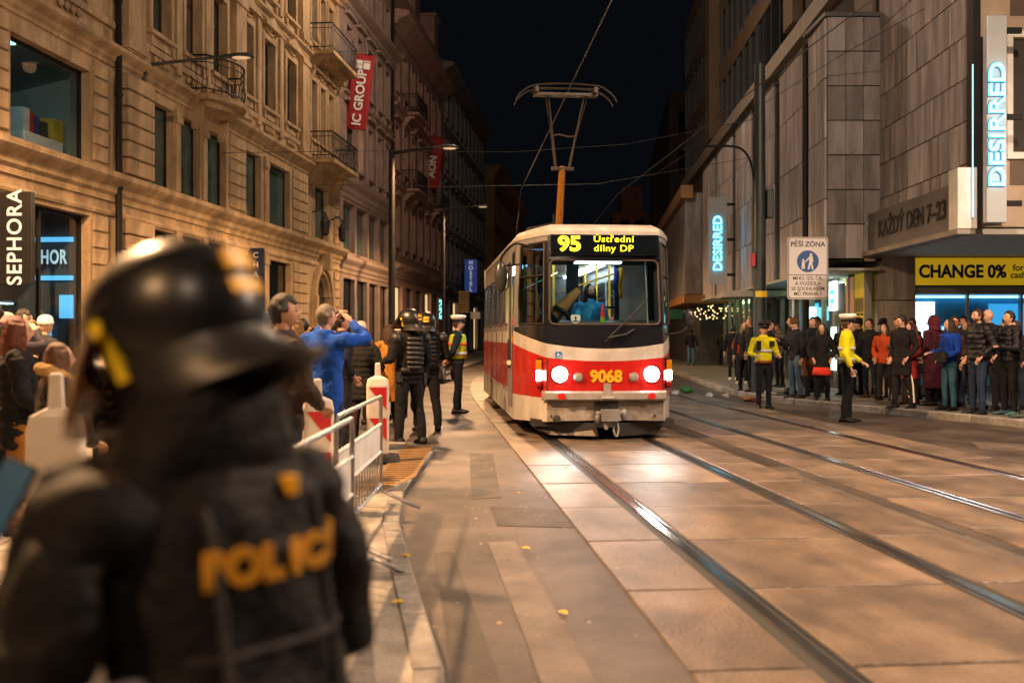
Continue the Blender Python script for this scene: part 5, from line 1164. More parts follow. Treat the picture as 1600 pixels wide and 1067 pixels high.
def finish_people():
    bpy.context.view_layer.update(); dg = bpy.context.evaluated_depsgraph_get(); new = {}
    for o in VOX: new[o.name] = bpy.data.meshes.new_from_object(o.evaluated_get(dg))
    for o in VOX:
        o.modifiers.clear(); o.data = new[o.name]
        o.data.polygons.foreach_set('use_smooth', [True] * len(o.data.polygons))
    for bo, ex, cols, base in EXTRA:
        me = bo.data; n0 = len(me.vertices)
        v = np.empty(n0 * 3); me.vertices.foreach_get('co', v); V0 = [tuple(x) for x in v.reshape(-1, 3)]; F0 = [tuple(p.vertices) for p in me.polygons]
        # keep only what clothes do not fully hide well inside: the whole figure stays one mesh
        nm = bpy.data.meshes.new('body'); nm.from_pydata(V0 + ex.v, [], F0 + [tuple(i + n0 for i in f) for f in ex.f]); nm.materials.append(skin_mat())
        at = nm.color_attributes.new('col', 'FLOAT_COLOR', 'POINT'); arr = np.ones((len(nm.vertices), 4)); arr[:, :3] = base; arr[n0:, :3] = np.array(cols); at.data.foreach_set('color', arr.ravel())
        nm.polygons.foreach_set('use_smooth', [True] * len(nm.polygons)); bo.data = nm
        if '_extra' in bo: del bo['_extra']
# ------------------------------------------------------------------ the people of the photograph
HIVIS = '#c9c40f'
REFL = mat('reflective_grey', (.55, .55, .56), rough=.35, var=.05)
def belt(o, z=.94, col='#0d0d0f', rx=.185, ry=.142, h=.06): return add_ring(o, 'belt', z, rx, ry, h, cloth(col, .5))
def sash(o, z, rx=.178, ry=.130, h=.05, m=None, nm='reflective_band'): return add_ring(o, nm, z, rx, ry, h, m or REFL)
def handbag(name, label, loc, size, col, rz=0, strap=.25, cat='bag', rough=.6):
    o = empty(name, loc, R(rz), label, cat); w_, d_, h_ = size
    b = MB(); b.loft([ering((0, 0, z), w_ / 2 * k, d_ / 2 * k, 20, 5) for z, k in ((0, .94), (.02, 1), (h_ * .6, 1), (h_, .93))]); b.build('bag_body', cloth(col, rough), o, smooth=False, bev=.008)
    b = MB()
    for y in (-d_ * .35, d_ * .35): b.tube(bend([(-w_ * .28, y, h_ - .02), (-w_ * .22, y, h_ + strap * .7), (0, y, h_ + strap), (w_ * .22, y, h_ + strap * .7), (w_ * .28, y, h_ - .02)]), .008, 6)
    b.build('handle', cloth(col, rough), o); return o
# --- right side: officers
p = person('police officer in yellow high visibility jacket and white peaked cap facing right', (5.92, 17.6, 0), 75, 1.86, ('down', 'front'), HIVIS, .96, '#0b0d13', '#0a0a0a', turn=10, hat=('police',), hair='short', hcol='#3a2a1a', wide=1.06, fold=.026, stance=((-.11, .05), (.11, -.04)))
belt(p); sash(p, 1.02); sash(p, 1.20, .182, .132)
p = person('police officer in yellow jacket and dark cap standing by the far track', (5.28, 20.9, 0), 5, 1.77, ('bent', 'bent'), HIVIS, .98, '#0c0e14', '#0a0a0a', hat=('police', '#14161a'), hair='short', wide=1.05, turn=-6, stance=((-.1, 0), (.1, -.03)))
belt(p, .93, '#7a3420'); sash(p, 1.17, .182, .132)
for q_ in ((-.2, -.1, -.16, -.13, 1.2, 1.4), (.08, .18, -.165, -.13, 1.28, 1.4)): b = MB(); b.box(*q_); b.build('chest_patch', cloth('#141414'), p, bev=.01)
# --- right crowd along the kerb
KZ = .12
person('man in plain black zip jacket and dark jeans behind the white capped officer', (8.05, 22.4, KZ), -50, 1.78, ('down', 'pocket'), '#141419', .86, '#1c2636', '#4a3a28', turn=-20, hcol='#20160f')
p = person('man in black cap, red jacket and pale jeans looking down', (8.55, 22.9, KZ), -70, 1.78, ('phone', 'phone'), '#8a1414', .88, '#98908a', '#b9b1a6', hat=('cap', '#0c0c0e'), hair='short', tilt=16)
p = person('young man in long black coat and black trousers with white side stripes', (7.52, 19.2, KZ), -62, 1.8, ('pocket', 'pocket'), '#0d0d10', .62, '#101013', '#16161a', turn=-22, tilt=18, hcol='#15100c', coat_flare=.02, stance=((-.09, -.1), (.12, .12)))
for sg, (fx, fy) in ((-1, (-.09, -.1)), (1, (.12, .12))):
    b = MB(); b.tube([(sg * .15, fy * .3, .74), (sg * .06 + fx, fy * .7, .45), (sg * .055 + fx, fy, .12)], .017, 6); b.build('trouser_stripe', cloth('#d8d4cc'), p)
person('woman in red skirt and patterned scarf half hidden behind the long black coat', (8.12, 20.3, KZ), -60, 1.66, ('front', 'front'), '#6e1a1a', .55, '#1a1414', '#241a16', hair='mid', hcol='#2a1a10', female=True, coat_flare=.05)
p = person('person in long burgundy coat with the hood up', (8.42, 19.9, KZ), -150, 1.8, ('pocket', 'pocket'), '#3c0f1c', .34, '#141318', '#17161a', hair='none', wide=1.08, coat_flare=.05, fold=.03, turn=10)
b = MB(); b.ell((0, .015, 1.63), (.105, .125, .145)); b.ell((0, .03, 1.5), (.13, .11, .08)); vox(b, 'hood', cloth('#4a1424'), p, .014, 4, .02)
p = person('woman in bright blue jacket and blue jeans with a black shoulder bag', (8.22, 18.7, KZ), -75, 1.72, ('bent', 'front'), '#0d3fae', .90, '#2d5468', '#101010', hair='long', hcol='#1c120c', female=True, turn=-10, legw=.9)
handbag('shoulder_bag', 'black shoulder bag held by the woman in the blue jacket', (7.98, 18.55, 1.02), (.30, .12, .2), '#0b0b0c', -70, .3)
person('stubbled man in black quilted jacket and blue jeans near the kerb', (8.36, 17.85, KZ), -78, 1.88, ('pocket', 'pocket'), '#0e0f14', .90, '#1d2b44', '#1b1b20', turn=-8, puffy=True, hcol='#2a1c12', wide=1.06, rough=.45, hair='short', beard='#5a3c2a')
person('tall man in dark grey coat standing behind the quilted jacket', (8.95, 18.7, KZ), -60, 1.9, ('down', 'pocket'), '#141216', .8, '#141318', '#101010', turn=-18, hcol='#5b4630', hair='none')
person('man in navy quilted jacket and black trousers holding his phone', (8.80, 17.6, KZ), -85, 1.84, ('fold', 'fold'), '#12141d', .90, '#0e0e11', '#3b5a66', turn=0, puffy=True, hcol='#1e140d', wide=1.02, rough=.45)
person('person in dark jacket at the right edge of the picture', (8.98, 16.9, KZ), -80, 1.8, ('fold', 'pocket'), '#15141a', .86, '#121216', '#141414', hcol='#20150f')
BK = [('man in dark blue sweater with bald head between two quilted jackets', 8.75, 20.6, 1.82, '#1b2238', 'none', '#2b1c10', None), ('woman in orange knit hat behind the blue jacket', 8.75, 19.8, 1.68, '#3a2622', 'mid', '#3d2413', ('beanie', '#a3471c')),
      ('man in black beanie behind the red jacket', 8.35, 24.0, 1.8, '#101012', 'short', '#171009', ('beanie', '#0c0c0e')), ('woman in orange scarf behind the burgundy hood', 8.1, 21.6, 1.66, '#9a3a14', 'mid', '#26160c', None), ('fair haired woman in grey coat at the back of the right crowd', 9.5, 20.8, 1.7, '#3f3b38', 'bob', '#6a4a24', None),
      ('man in brown jacket in the back row near the exchange window', 9.9, 21.8, 1.83, '#2c1d14', 'short', '#120d09', None), ('person in dark hooded top near the pillar', 7.9, 23.6, 1.75, '#1d2022', 'mid', '#0f0b08', None), ('man in olive parka at the back by the yellow poster', 9.35, 23.2, 1.8, '#23261a', 'short', '#2e2012', None)]
for lb, x, y, h, tc2, hr, hcl, ht_ in BK: person(lb, (x, y, KZ), rnd.uniform(-90, -30), h, ('pocket', 'down'), tc2, .84, '#17171c', '#141414', hair=hr, hcol=hcl, hat=ht_, vs=.019, skin=rnd.uniform(.85, 1.1), turn=rnd.uniform(-40, 25), tilt=rnd.uniform(-4, 14), lean_=rnd.uniform(-.06, .03))
BK2 = [('woman in cream scarf behind the navy quilted jacket', 9.55, 18.9, 1.68, '#26211e', 'mid', '#3d2413', None), ('man in charcoal hooded jacket behind the woman in blue', 8.9, 20.0, 1.8, '#1b1b1e', 'short', '#120d09', None), ('young man in green beanie at the back by the blue shop window', 10.4, 20.9, 1.78, '#1b1e22', 'none', '#120d09', ('beanie', '#1f3a26')),
       ('woman in white knit hat at the back by the exchange window', 10.9, 22.0, 1.68, '#2a2430', 'mid', '#2c1a0e', ('beanie', '#c9c4ba')), ('man in tan jacket near the pillar behind the long black coat', 8.35, 21.5, 1.8, '#5a4128', 'short', '#1d130c', None), ('woman in black coat with fair hair beside the tan jacket', 8.9, 22.0, 1.66, '#0f0f12', 'long', '#6e4c22', None),
       ('man in grey cap in the back row right of the pillar', 9.7, 22.9, 1.77, '#1c1d22', 'short', '#1d130c', ('cap', '#33343a')), ('tall man in black jacket by the lit doorway', 7.55, 24.6, 1.87, '#0f1013', 'short', '#150e09', None), ('woman in maroon jacket by the lit doorway', 7.2, 25.6, 1.66, '#2f0f14', 'long', '#150e09', None), ('person in pale jacket partly behind the zone sign post', 7.3, 27.2, 1.7, '#55504a', 'short', '#1d130c', None)]
for lb, x, y, h, tc2, hr, hcl, ht_ in BK2: person(lb, (x, y, KZ), rnd.uniform(-90, -20), h, rnd.choice([('pocket', 'down'), ('fold', 'fold'), ('phone', 'pocket')]), tc2, rnd.uniform(.7, .9), rnd.choice(['#17171c', '#232c3c', '#1a1a1d']), '#141414', hair=hr, hcol=hcl, hat=ht_, vs=.019, skin=rnd.uniform(.85, 1.1), turn=rnd.uniform(-40, 25), tilt=rnd.uniform(-4, 14), lean_=rnd.uniform(-.06, .03))
# --- right crowd beyond the officer in the dark cap
person('man in brown knit cap and dark jacket reading his phone, jeans', (6.35, 22.3, KZ), -75, 1.78, ('phone', 'bag'), '#12151d', .84, '#4a6076', '#2a1e18', hat=('beanie', '#4b3520'), tilt=14, hair='short', legw=1.1)
handbag('paper_bag', 'brown paper bag held by the man in the knit cap', (6.58, 22.05, .62), (.36, .16, .42), '#5e3f24', 10, .2)
p = person('woman in black coat with long dark hair and a red skirt hem', (6.72, 21.6, KZ), -12, 1.66, ('pocket', 'pocket'), '#0d0d10', .72, '#0c0c0f', '#0d0d0d', hair='long', hcol='#120c08', female=True, turn=-8, coat_flare=.02)
b = MB(); b.loft([ering((0, 0, z), r_, r_ * .8, 20) for z, r_ in ((.58, .215), (.66, .205), (.76, .185))]); b.build('skirt', cloth('#b8301c'), p, smooth=True)
person('man in navy jacket behind the woman with long dark hair', (6.95, 23.0, KZ), -20, 1.83, ('down', 'down'), '#10141e', .86, '#151820', '#111111', hcol='#17100a', turn=-25)
person('dark haired man with his back half turned behind the knit cap', (6.75, 24.0, KZ), -100, 1.86, ('phone', 'phone'), '#11121a', .86, '#191b22', '#111111', hcol='#120c08')
person('man in dark jacket with arm stretched out left of the knit cap', (6.15, 23.8, KZ), 80, 1.76, ('reach', 'reach'), '#0f1014', .84, '#1a3438', '#c8c8c8', hcol='#24180e')
person('pale haired person in a dark coat behind the dark capped officer', (5.95, 25.4, KZ), -20, 1.74, ('down', 'pocket'), '#1a1f24', .8, '#15171c', '#141414', hair='bob', hcol='#8c8468')
person('man with greying hair just left of the dark capped officer', (5.98, 24.9, KZ), -110, 1.86, ('pocket', 'down'), '#14181f', .84, '#15171c', '#141414', hcol='#5c4a3a')
person('woman in orange red jacket and black trousers seen from behind, white shoes', (6.68, 28.9, KZ), 175, 1.64, ('front', 'front'), '#a32a12', .95, '#0d0d10', '#c9c9c9', hair='bob', hcol='#0f0a08', female=True, legw=1.1)
person('person in black hooded coat and white shoes walking away', (7.0, 31.5, KZ), 165, 1.72, ('down', 'down'), '#0f1013', .72, '#121318', '#d0d0d0', hair='short', hcol='#0f0a08', stance=((-.1, -.14), (.1, .16)))
for lb, x, y, tc2, lg, hh in (('woman in dark top and light blue jeans in the far group by the lit awning', 8.55, 47.5, '#151823', '#4d7590', 1.7), ('person in grey coat in the middle of the far group', 9.35, 48.0, '#1d1f22', '#20242a', 1.72), ('short person in dark green coat in the far group', 9.9, 46.9, '#14201c', '#1a1d22', 1.62), ('tall man in black cap at the right of the far group', 10.6, 47.5, '#0d0e12', '#101218', 1.85)):
    person(lb, (x, y, KZ), rnd.uniform(120, 200), hh, ('down', 'pocket'), tc2, .84, lg, '#22201e', hair='short', hcol='#140e0a', vs=.022, hat=('cap', '#0b0b0c') if 'cap' in lb else None)
person('man in dark coat standing under the wedge canopy', (7.75, 33.2, KZ), -160, 1.8, ('pocket', 'pocket'), '#101318', .8, '#14161b', '#111111', hcol='#140e0a', vs=.02)
person('woman in dark green jacket by the signboard under the bays', (7.6, 30.3, KZ), -70, 1.68, ('front', 'front'), '#15281f', .82, '#14161b', '#111111', hair='mid', hcol='#140e0a', vs=.02, female=True)
# --- left side
def riot_gear(p, strip='#101114'):
    m = mat('armour_plate', (.012, .012, .014), rough=.5, var=.2, bump=.3, bscale=20)
    for k in range(7):
        b = MB(); z = 1.02 + k * .062; r = .14 + .02 * math.sin(k / 6 * math.pi)
        b.loft([[(x, y, zz) for x, y in [(r * 1.05 * math.sin(R(a)), .02 + r * rr_ * math.cos(R(a))) for a in range(-62, 63, 12)]] for zz, rr_ in ((z - .03, 1.16), (z, 1.27), (z + .03, 1.16))], cap=False, closed=False)
        q = b.build('back_plate', m, p, smooth=True); sm = q.modifiers.new('s', 'SOLIDIFY'); sm.thickness = .012
    for sg in (-1, 1):
        b = MB(); b.ell((sg * .235, .02, 1.40), (.075, .105, .085), 14, 10); b.build('shoulder_pad', m, p, smooth=True)
        b = MB(); b.ell((sg * .12, -.06, .52), (.062, .05, .11), 12, 10); b.build('knee_guard', m, p, smooth=True)
        b = MB(); b.box(sg * .285 - .012, sg * .285 + .012, -.03, .05, 1.33, 1.39); b.build('reflective_label', M_OREF, p, bev=.004)
    belt(p, .93, '#0a0a0b', .19, .15, .09)
    for q_ in ((.15, .21, -.05, .07, .82, .96), (-.22, -.16, -.02, .1, .78, .94)): b = MB(); b.box(*q_); b.build('belt_pouch', m, p, bev=.015)
p = person('riot officer in black armour and helmet, nearer of the two by the barrier', (-1.44, 14.0, 0), -140, 1.86, ('down', 'bent'), '#0b0b0d', .86, '#0b0c0f', '#0a0a0a', turn=25, skin=.06, hair='none', hat=('riot',), wide=1.18, legw=1.12, fold=.03, stance=((-.16, .05), (.14, -.05))); riot_gear(p)
p = person('riot officer in black armour and helmet, farther of the two beside the tram', (-1.36, 15.9, 0), -165, 1.86, ('bent', 'down'), '#0b0b0d', .86, '#0b0c0f', '#0a0a0a', turn=-12, skin=.06, hair='none', hat=('riot',), wide=1.18, legw=1.12, fold=.03, stance=((-.16, .03), (.14, -.02))); riot_gear(p)
p = person('police officer in yellow vest and white cap beside the tram, looking right', (-1.07, 19.6, 0), 100, 1.88, ('back', 'back'), '#10202a', .9, '#0a0c12', '#080808', turn=-8, hat=('police',), hcol='#3a281a', wide=1.04)
b = MB(); b.loft([ering((0, k * .0, z), rx, ry, 22) for z, rx, ry in ((1.0, .19, .148), (1.15, .19, .145), (1.3, .197, .15), (1.39, .19, .14), (1.44, .15, .115))], cap=False); q = b.build('vest', cloth('#b9c21a'), p, smooth=True); sm = q.modifiers.new('s', 'SOLIDIFY'); sm.thickness = .012; sm.offset = 1
sash(p, 1.07, .206, .163); sash(p, 1.24, .207, .163, .05, cloth('#d25a3c'))
person('woman in camel coat with long brown hair beside the riot officers', (-2.03, 16.4, 0), -165, 1.7, ('down', 'bent'), '#a8712c', .46, '#1a1513', '#1a1512', hair='long', hcol='#38200f', female=True, coat_flare=.06, turn=20)
p = person('woman in black parka with fur hood and patterned leggings', (-2.18, 14.6, 0), 170, 1.64, ('front', 'reach'), '#141516', .62, '#2a1a18', '#131313', hair='mid', hcol='#1d110a', female=True, hood='#8a6238', puffy=True, coat_flare=.03)
person('person in white knit beanie and fur trimmed dark coat', (-2.62, 17.2, 0), 165, 1.74, ('pocket', 'pocket'), '#1a1a1e', .7, '#17171b', '#131313', hair='none', hat=('beanie', '#b9aea2'), hood='#9a7440')
person('person in red and white festive hat behind the camel coat', (-2.1, 18.6, 0), -10, 1.7, ('pocket', 'pocket'), '#1c1820', .84, '#17171b', '#131313', hair='mid', hcol='#20150e', hat=('santa',))
person('grey haired man in bright blue jacket raising his arms to take a photo', (-1.78, 9.5, .06), 160, 1.76, ('photo', 'photo'), '#0c46a8', .72, '#1d2027', '#161616', hair='short', hcol='#6b6358', wide=1.08, fold=.03, turn=-35)
person('dark haired man in brown grey jacket behind the foreground officer', (-1.52, 6.6, .06), 130, 1.74, ('front', 'pocket'), '#3b2f2b', .84, '#1c1c20', '#161616', hair='short', hcol='#100b08', fold=.035, turn=-30)
person('man with dark hair at the left edge of the crowd', (-5.5, 11.2, .06), 70, 1.76, ('pocket', 'pocket'), '#17171c', .84, '#1a1a20', '#161616', hair='short', hcol='#120c08', turn=15)
p = person('woman with red brown hair in black quilted jacket at the left edge', (-3.58, 7.2, .06), 120, 1.60, ('front', 'front'), '#0e0e11', .72, '#8a5a20', '#161616', hair='mid', hcol='#5a2410', female=True, puffy=True)
p = person('child in black quilted jacket with pale fur hood beside the white beacon', (-2.78, 6.1, .06), 130, 1.42, ('front', 'front'), '#0c0c0f', .70, '#15151a', '#161616', hair='mid', hcol='#5c3a1c', hood='#b08c58', puffy=True, rough=.4)
person('person in dark plum quilted coat behind the visor', (-3.25, 8.3, .06), 150, 1.72, ('pocket', 'pocket'), '#191017', .45, '#141318', '#131313', hair='mid', hcol='#140d09', puffy=True, coat_flare=.03)
person('person in a white hood standing among the left crowd', (-6.1, 13.0, .06), 150, 1.7, ('pocket', 'pocket'), '#2a2a30', .8, '#1a1a20', '#161616', hair='none', hat=('beanie', '#c9c4bc'))
person('man in dark coat deep in the left crowd', (-4.9, 14.5, 0), 60, 1.78, ('pocket', 'pocket'), '#15151a', .7, '#1a1a20', '#161616', hcol='#100b08', turn=10)
person('woman with phone in a grey coat between the beacons', (-3.6, 11.6, .06), 160, 1.66, ('phone', 'phone'), '#2d2b2c', .7, '#1a1a20', '#161616', hair='long', hcol='#2a1a10', female=True)
person('man in dark red jacket behind the blue jacket', (-2.95, 12.6, .06), 170, 1.78, ('phone', 'photo'), '#241216', .84, '#1a1a20', '#161616', hcol='#16100b')
LX = [('woman in pale pink knit hat near the shop entrance', -5.0, 9.8, 1.66, '#2b2530', 'long', '#2a180d', ('beanie', '#b98a86')), ('man in khaki jacket in front of the dark shop window', -4.6, 8.8, 1.78, '#3a3420', 'short', '#20150c', None), ('woman in rust coloured coat in the left crowd', -4.2, 10.4, 1.68, '#6a2c14', 'mid', '#1a100a', None),
      ('man in light grey hooded jacket in the left crowd', -3.9, 13.0, 1.8, '#57565a', 'short', '#20150c', None), ('woman in black hat beside the rust coloured coat', -4.6, 11.9, 1.7, '#131316', 'long', '#3a2010', ('beanie', '#0d0d0f')), ('man in dark green parka behind the parka with fur hood', -2.75, 15.6, 1.8, '#18221a', 'short', '#17100b', None),
      ('fair haired woman in beige coat behind the blue jacket', -2.45, 11.2, 1.68, '#7c684a', 'long', '#70501f', None), ('man in black leather jacket deep in the left crowd', -3.4, 16.2, 1.8, '#101012', 'short', '#17100b', None), ('man in brown leather jacket close behind the nearest beacon', -2.75, 8.6, 1.78, '#3a2415', 'short', '#1a110b', None), ('woman in grey wool hat left of the blue jacket', -2.5, 9.9, 1.66, '#2f2c33', 'long', '#3b2412', ('beanie', '#4c4a4e')), ('man in navy cap between the blue jacket and the fur hood', -2.15, 12.6, 1.76, '#141a2a', 'short', '#1a110b', ('cap', '#10182c')), ('tall man in black coat behind the wool hat', -3.05, 10.6, 1.86, '#0f0f12', 'short', '#24170d', None),
      ('woman in teal jacket near the portal', -3.9, 18.0, 1.7, '#123a40', 'mid', '#1a100a', None)]
for lb, x, y, h, tc2, hr, hcl, ht_ in LX: person(lb, (x, y, .06 if y < 14 else 0), rnd.uniform(110, 200), h, rnd.choice([('pocket', 'down'), ('phone', 'phone'), ('photo', 'phone')]), tc2, rnd.uniform(.7, .9), '#17171c', '#141414', hair=hr, hcol=hcl, hat=ht_, vs=.018, turn=rnd.uniform(-30, 30))
# bystander at the very left whose hands hold up a phone
p = person('bystander in yellow brown jacket holding up a phone at the left edge', (-1.50, 2.05, .06), 140, 1.72, ('pocket', ((.30, -.20, 1.06), (-.02, -.44, 1.07))), '#9a6a1c', .8, '#23201e', '#161616', hcol='#1a120c', vs=.012)
o = empty('phone', (-1.03, 2.02, 1.20), R(-25), 'dark phone with lit blue screen held up at the left edge', 'phone')
o.rotation_euler = (R(-20), R(18), R(-15))
b = MB(); b.box(-.04, .04, -.005, .005, -.08, .08); b.build('case', M_BLACK, o, bev=.006); b = MB(); b.box(-.036, .036, -.0075, -.0055, -.074, .074); b.build('screen', emis('phone_screen', (.004, .09, .16), .2), o)
# --- tram driver
dv = person('tram driver with long dark hair and beard in a light blue shirt', (TX - .07 - .085 * .95, TY + .98, .60), 8, 1.72, ('front', 'front'), '#3f9fcf', .98, '#1a1a20', '#141414', hair='long', hcol='#1a110b', turn=18, fold=.015, beard='#2a1a10', vs=.012, stance=((-.12, -.32), (.12, -.32)))
# things in the cab
def cab(name, label, cat, x, y, z):
    c, s_ = math.cos(.085), math.sin(.085); return empty(name, (TX + x * c - y * s_, TY + x * s_ + y * c, z), .085, label, cat)
o = cab('rolled_bag', 'beige rolled bag with dark straps on the left of the dashboard', 'bag', -.55, .40, 1.76)
b = MB(); b.tube([(-.22, 0, -.02), (-.1, 0, .12), (.1, 0, .33), (.22, 0, .45)], [.10, .11, .075, .05], 12); b.build('roll', cloth('#8a6a40'), o, smooth=True)
b = MB(); b.tube([(-.16, -.1, .2), (-.02, -.12, .12), (.08, -.08, .02)], .035, 8); b.tube([(-.25, -.06, .14), (-.1, -.12, -.02)], .03, 8); b.build('strap', cloth('#0a201c'), o, smooth=True)
o = cab('hanging_scarf', 'blue and yellow scarf hanging in the driver cab', 'scarf', .32, .7, 2.1)
for k, cc in enumerate(('#0e3f86', '#c99a10')):
    b = MB(); rr = []
    for i in range(9): z = .46 - .46 * i / 8; rr.append([(-.06 + k * .07 + .01 * math.sin(i) + dx, .01 * math.sin(i * 1.4 + k), z) for dx in (0, .03, .06)])
    b.loft(rr, closed=False); q = b.build('cloth', cloth(cc), o, smooth=True); sm = q.modifiers.new('s', 'SOLIDIFY'); sm.thickness = .012
o = cab('dashboard_gnome', 'small red topped green figure standing on the dashboard', 'figurine', .02, .34, 1.70)
b = MB(); b.lathe([(.04, -.02), (.045, .03), (.035, .1)], 12); b.build('base', cloth('#5a8a2a'), o); b = MB(); b.lathe([(.032, .1), (.028, .16), (.012, .26), (.002, .3)], 12); b.build('cone', cloth('#c01c2c'), o)
o = cab('badge_plate', 'white crest shaped plate inside the windscreen', 'badge', -.42, .12, 1.70)
b = MB(); b.prism([(-.06, .13), (.06, .13), (.075, .1), (.06, .03), (0, -.01), (-.06, .03), (-.075, .1)], lambda x, z: (x, 0, z), lambda x, z: (x, -.008, z)); b.build('shield', M_WHITE, o)
b = MB(); b.add([(-.02, -.011, .085), (.02, -.011, .085), (0, -.011, .115)], [(0, 1, 2)]); b.box(-.008, .008, -.012, -.009, .05, .085); b.box(-.045, .045, -.012, -.009, .03, .044); b.build('print', M_SIGNBLK, o)

# small things people hold
for lb, x, y, z, rz in (('lit phone held by the man in the navy quilted jacket', 8.50, 17.55, 1.30, -70), ('lit phone in the hands of the man in the knit cap', 6.03, 22.15, 1.38, -60), ('lit phone held by the man in the black cap and red jacket', 8.22, 22.75, 1.38, -60), ('lit phone raised by the man in the blue jacket', -1.83, 9.83, 1.70, 170)):
    o = empty('phone', (x, y, z), R(rz), lb, 'phone', 'phones held by onlookers'); o.rotation_euler = (R(25), 0, R(rz))
    b = MB(); b.box(-.038, .038, -.005, .005, -.078, .078); b.build('case', M_BLACK, o); b = MB(); b.box(-.034, .034, .0055, .0075, -.072, .072); b.build('screen', emis('phone_screen_lit', (.6, .75, 1.0), 1.6), o)
# ------------------------------------------------------------------ foreground riot officer
FC = person('riot officer in the foreground seen from behind, black helmet and POLICIE lettering on the back', (-.447, 1.62, 0), -124, 1.585, (((.36, -.04, 1.10), (.16, -.26, 1.02)), ((.30, -.06, 1.12), (.12, -.24, 1.02))), '#0b0a0b', .80, '#0b0b0d', '#0a0a0a', hair='none', turn=14, tilt=22, hz=1.69, skin=.04, wide=1.18, fold=.03, vs=.010, lean_=-.165, hat=('riot', 1.08), legw=1.1)
m_arm = mat('armour_nylon', (.0062, .0056, .0056), rough=.7, spec=.22, var=.3, vscale=14, bump=.5, bscale=40)
b = MB()
for sg in (-1, 1):
    b.ell((sg * .225, -.10, 1.385), (.10, .125, .085)); b.ell((sg * .30, -.08, 1.24), (.082, .10, .14)); b.tube([(sg * .33, -.08, 1.2), (sg * .36, -.08, 1.08), (sg * .27, -.2, 1.02)], [.085, .08, .065], 12)
b.loft([ering((0, -.06 * k, z), rx, ry, 26) for z, rx, ry, k in ((.86, .21, .17, 0), (1.0, .215, .175, .2), (1.15, .21, .175, .6), (1.30, .215, .165, .9), (1.40, .19, .14, 1), (1.46, .12, .11, 1))]); BV = vox(b, 'armour_vest', m_arm, FC, .011, 9, .035, .11)
b = MB(); b.loft([ering((0, -.09, 1.36), .24, .14), ering((0, -.10, 1.44), .21, .13), ering((0, -.085, 1.50), .17, .13), ering((0, -.08, 1.56), .145, .125), ering((0, -.09, 1.61), .12, .115)]); vox(b, 'collar', m_arm, FC, .010, 8, .02)
finish_people()
def on_surface(obj, px, pz, d, lift=.004):
    ok, loc, nrm, _ = obj.ray_cast(Vector((px, .6, pz)), Vector((0, -1, 0)))
    return (loc, nrm) if ok else (Vector((px, .2, pz)), Vector((0, 1, 0)))
def back_text(par, obj, body, size, z, step, m, x0=0.0, off=.006):
    n = len(body)
    for i, ch in enumerate(body):
        if ch == ' ': continue
        x = x0 - (i - (n - 1) / 2) * step
        loc, nrm = on_surface(obj, x, z, 1); nx = Vector((nrm.x, nrm.y, 0)).normalized()
        t = text(ch, size, m, par, loc + nx * .008, rot=(R(90), 0, math.atan2(nx.x, -nx.y)), off=off, ext=.004)
M_POL = mat('police_lettering', (.70, .33, .02), rough=.5, var=.1)
back_text(FC, BV, 'POLICIE', .078, 1.300, .052, M_POL, -.03, .005)
def surf_line(pts, r_, m, name, d=Vector((0, -1, 0)), start=.6):
    P = []
    for p in pts:
        o_ = Vector(p) - d * start; ok, loc, nrm, _ = BV.ray_cast(o_, d)
        if ok: P.append(loc + nrm * r_ * .3)
    if len(P) > 1: b = MB(); b.tube(P, r_, 6, flat=1.0); b.build(name, m, FC)
M_SEAM = mat('webbing', (.022, .021, .021), rough=.8, var=.2, bump=.4, bscale=60)
for z in (1.16, 1.05, .95): surf_line([(x * .01, 0, z) for x in range(-17, 18, 2)], .007, M_SEAM, 'webbing_strap')
for x in (-.12, .12): surf_line([(x, 0, 1.0 + k * .04) for k in range(11)], .010, M_SEAM, 'webbing_strap')
surf_line([(0, y * .01, 1.12 - y * .0005) for y in range(-16, 3, 2)], .012, REFL, 'sleeve_strip', Vector((-1, 0, 0)), .8)
b = MB(); b.box(-.011, .011, .0, .03, -.018, .018); b.build('shoulder_tab', M_OREF, FC, loc=(-.06, .055, 1.42), bev=.004)

# ------------------------------------------------------------------ barriers and beacons
def barrier(x, y0, y1, label, boardp=True, xe=None):
    o = empty('crowd_barrier', (x, y0, .06), 0, label, 'barrier', 'crowd control barriers'); L_ = y1 - y0; xe = (xe - x) if xe is not None else 0
    T = lambda t, z: (xe * t / L_, t, z)
    b = MB(); b.tube([T(0, .12), T(0, .89), T(.04, .94), T(L_ - .04, .94), T(L_, .89), T(L_, .12)], .017, 8); b.tube([T(0, .18), T(L_, .18)], .018, 8); b.build('frame', M_GALV, o)
    n = int(L_ / .14)
    if boardp:
        b = MB(); b.add([T(.05, .47), T(L_ - .05, .47), T(L_ - .05, .69), T(.05, .69)], [(0, 1, 2, 3)]); q = b.build('white_board', M_WHITE, o); sm = q.modifiers.new('s', 'SOLIDIFY'); sm.thickness = .01
        b = MB(); b.tube([T(.02, .46), T(L_ - .02, .46)], .014, 8); b.tube([T(.02, .70), T(L_ - .02, .70)], .014, 8); b.build('board_rail', M_WHITE, o)
        b = MB()
        for k in range(1, n): b.tube([T(k * .14, .19), T(k * .14, .46)], .007, 6)
        b.build('bars', M_GALV, o)
    else:
        b = MB()
        for k in range(1, n): b.tube([T(k * .14, .19), T(k * .14, 1.04)], .007, 6)
        b.build('bars', M_GALV, o)
    for t in (.12, L_ - .12):
        b = MB(); px = xe * t / L_; b.tube([(px - .38, t + .05, .012), (px - .34, t + .04, .03), (px, t, .15), (px + .30, t - .07, .03), (px + .36, t - .08, .012)], .016, 8); b.build('foot', M_GALV, o)
    return o
barrier(-1.14, 6.45, 8.65, 'galvanised barrier with white board beside the striped beacon')
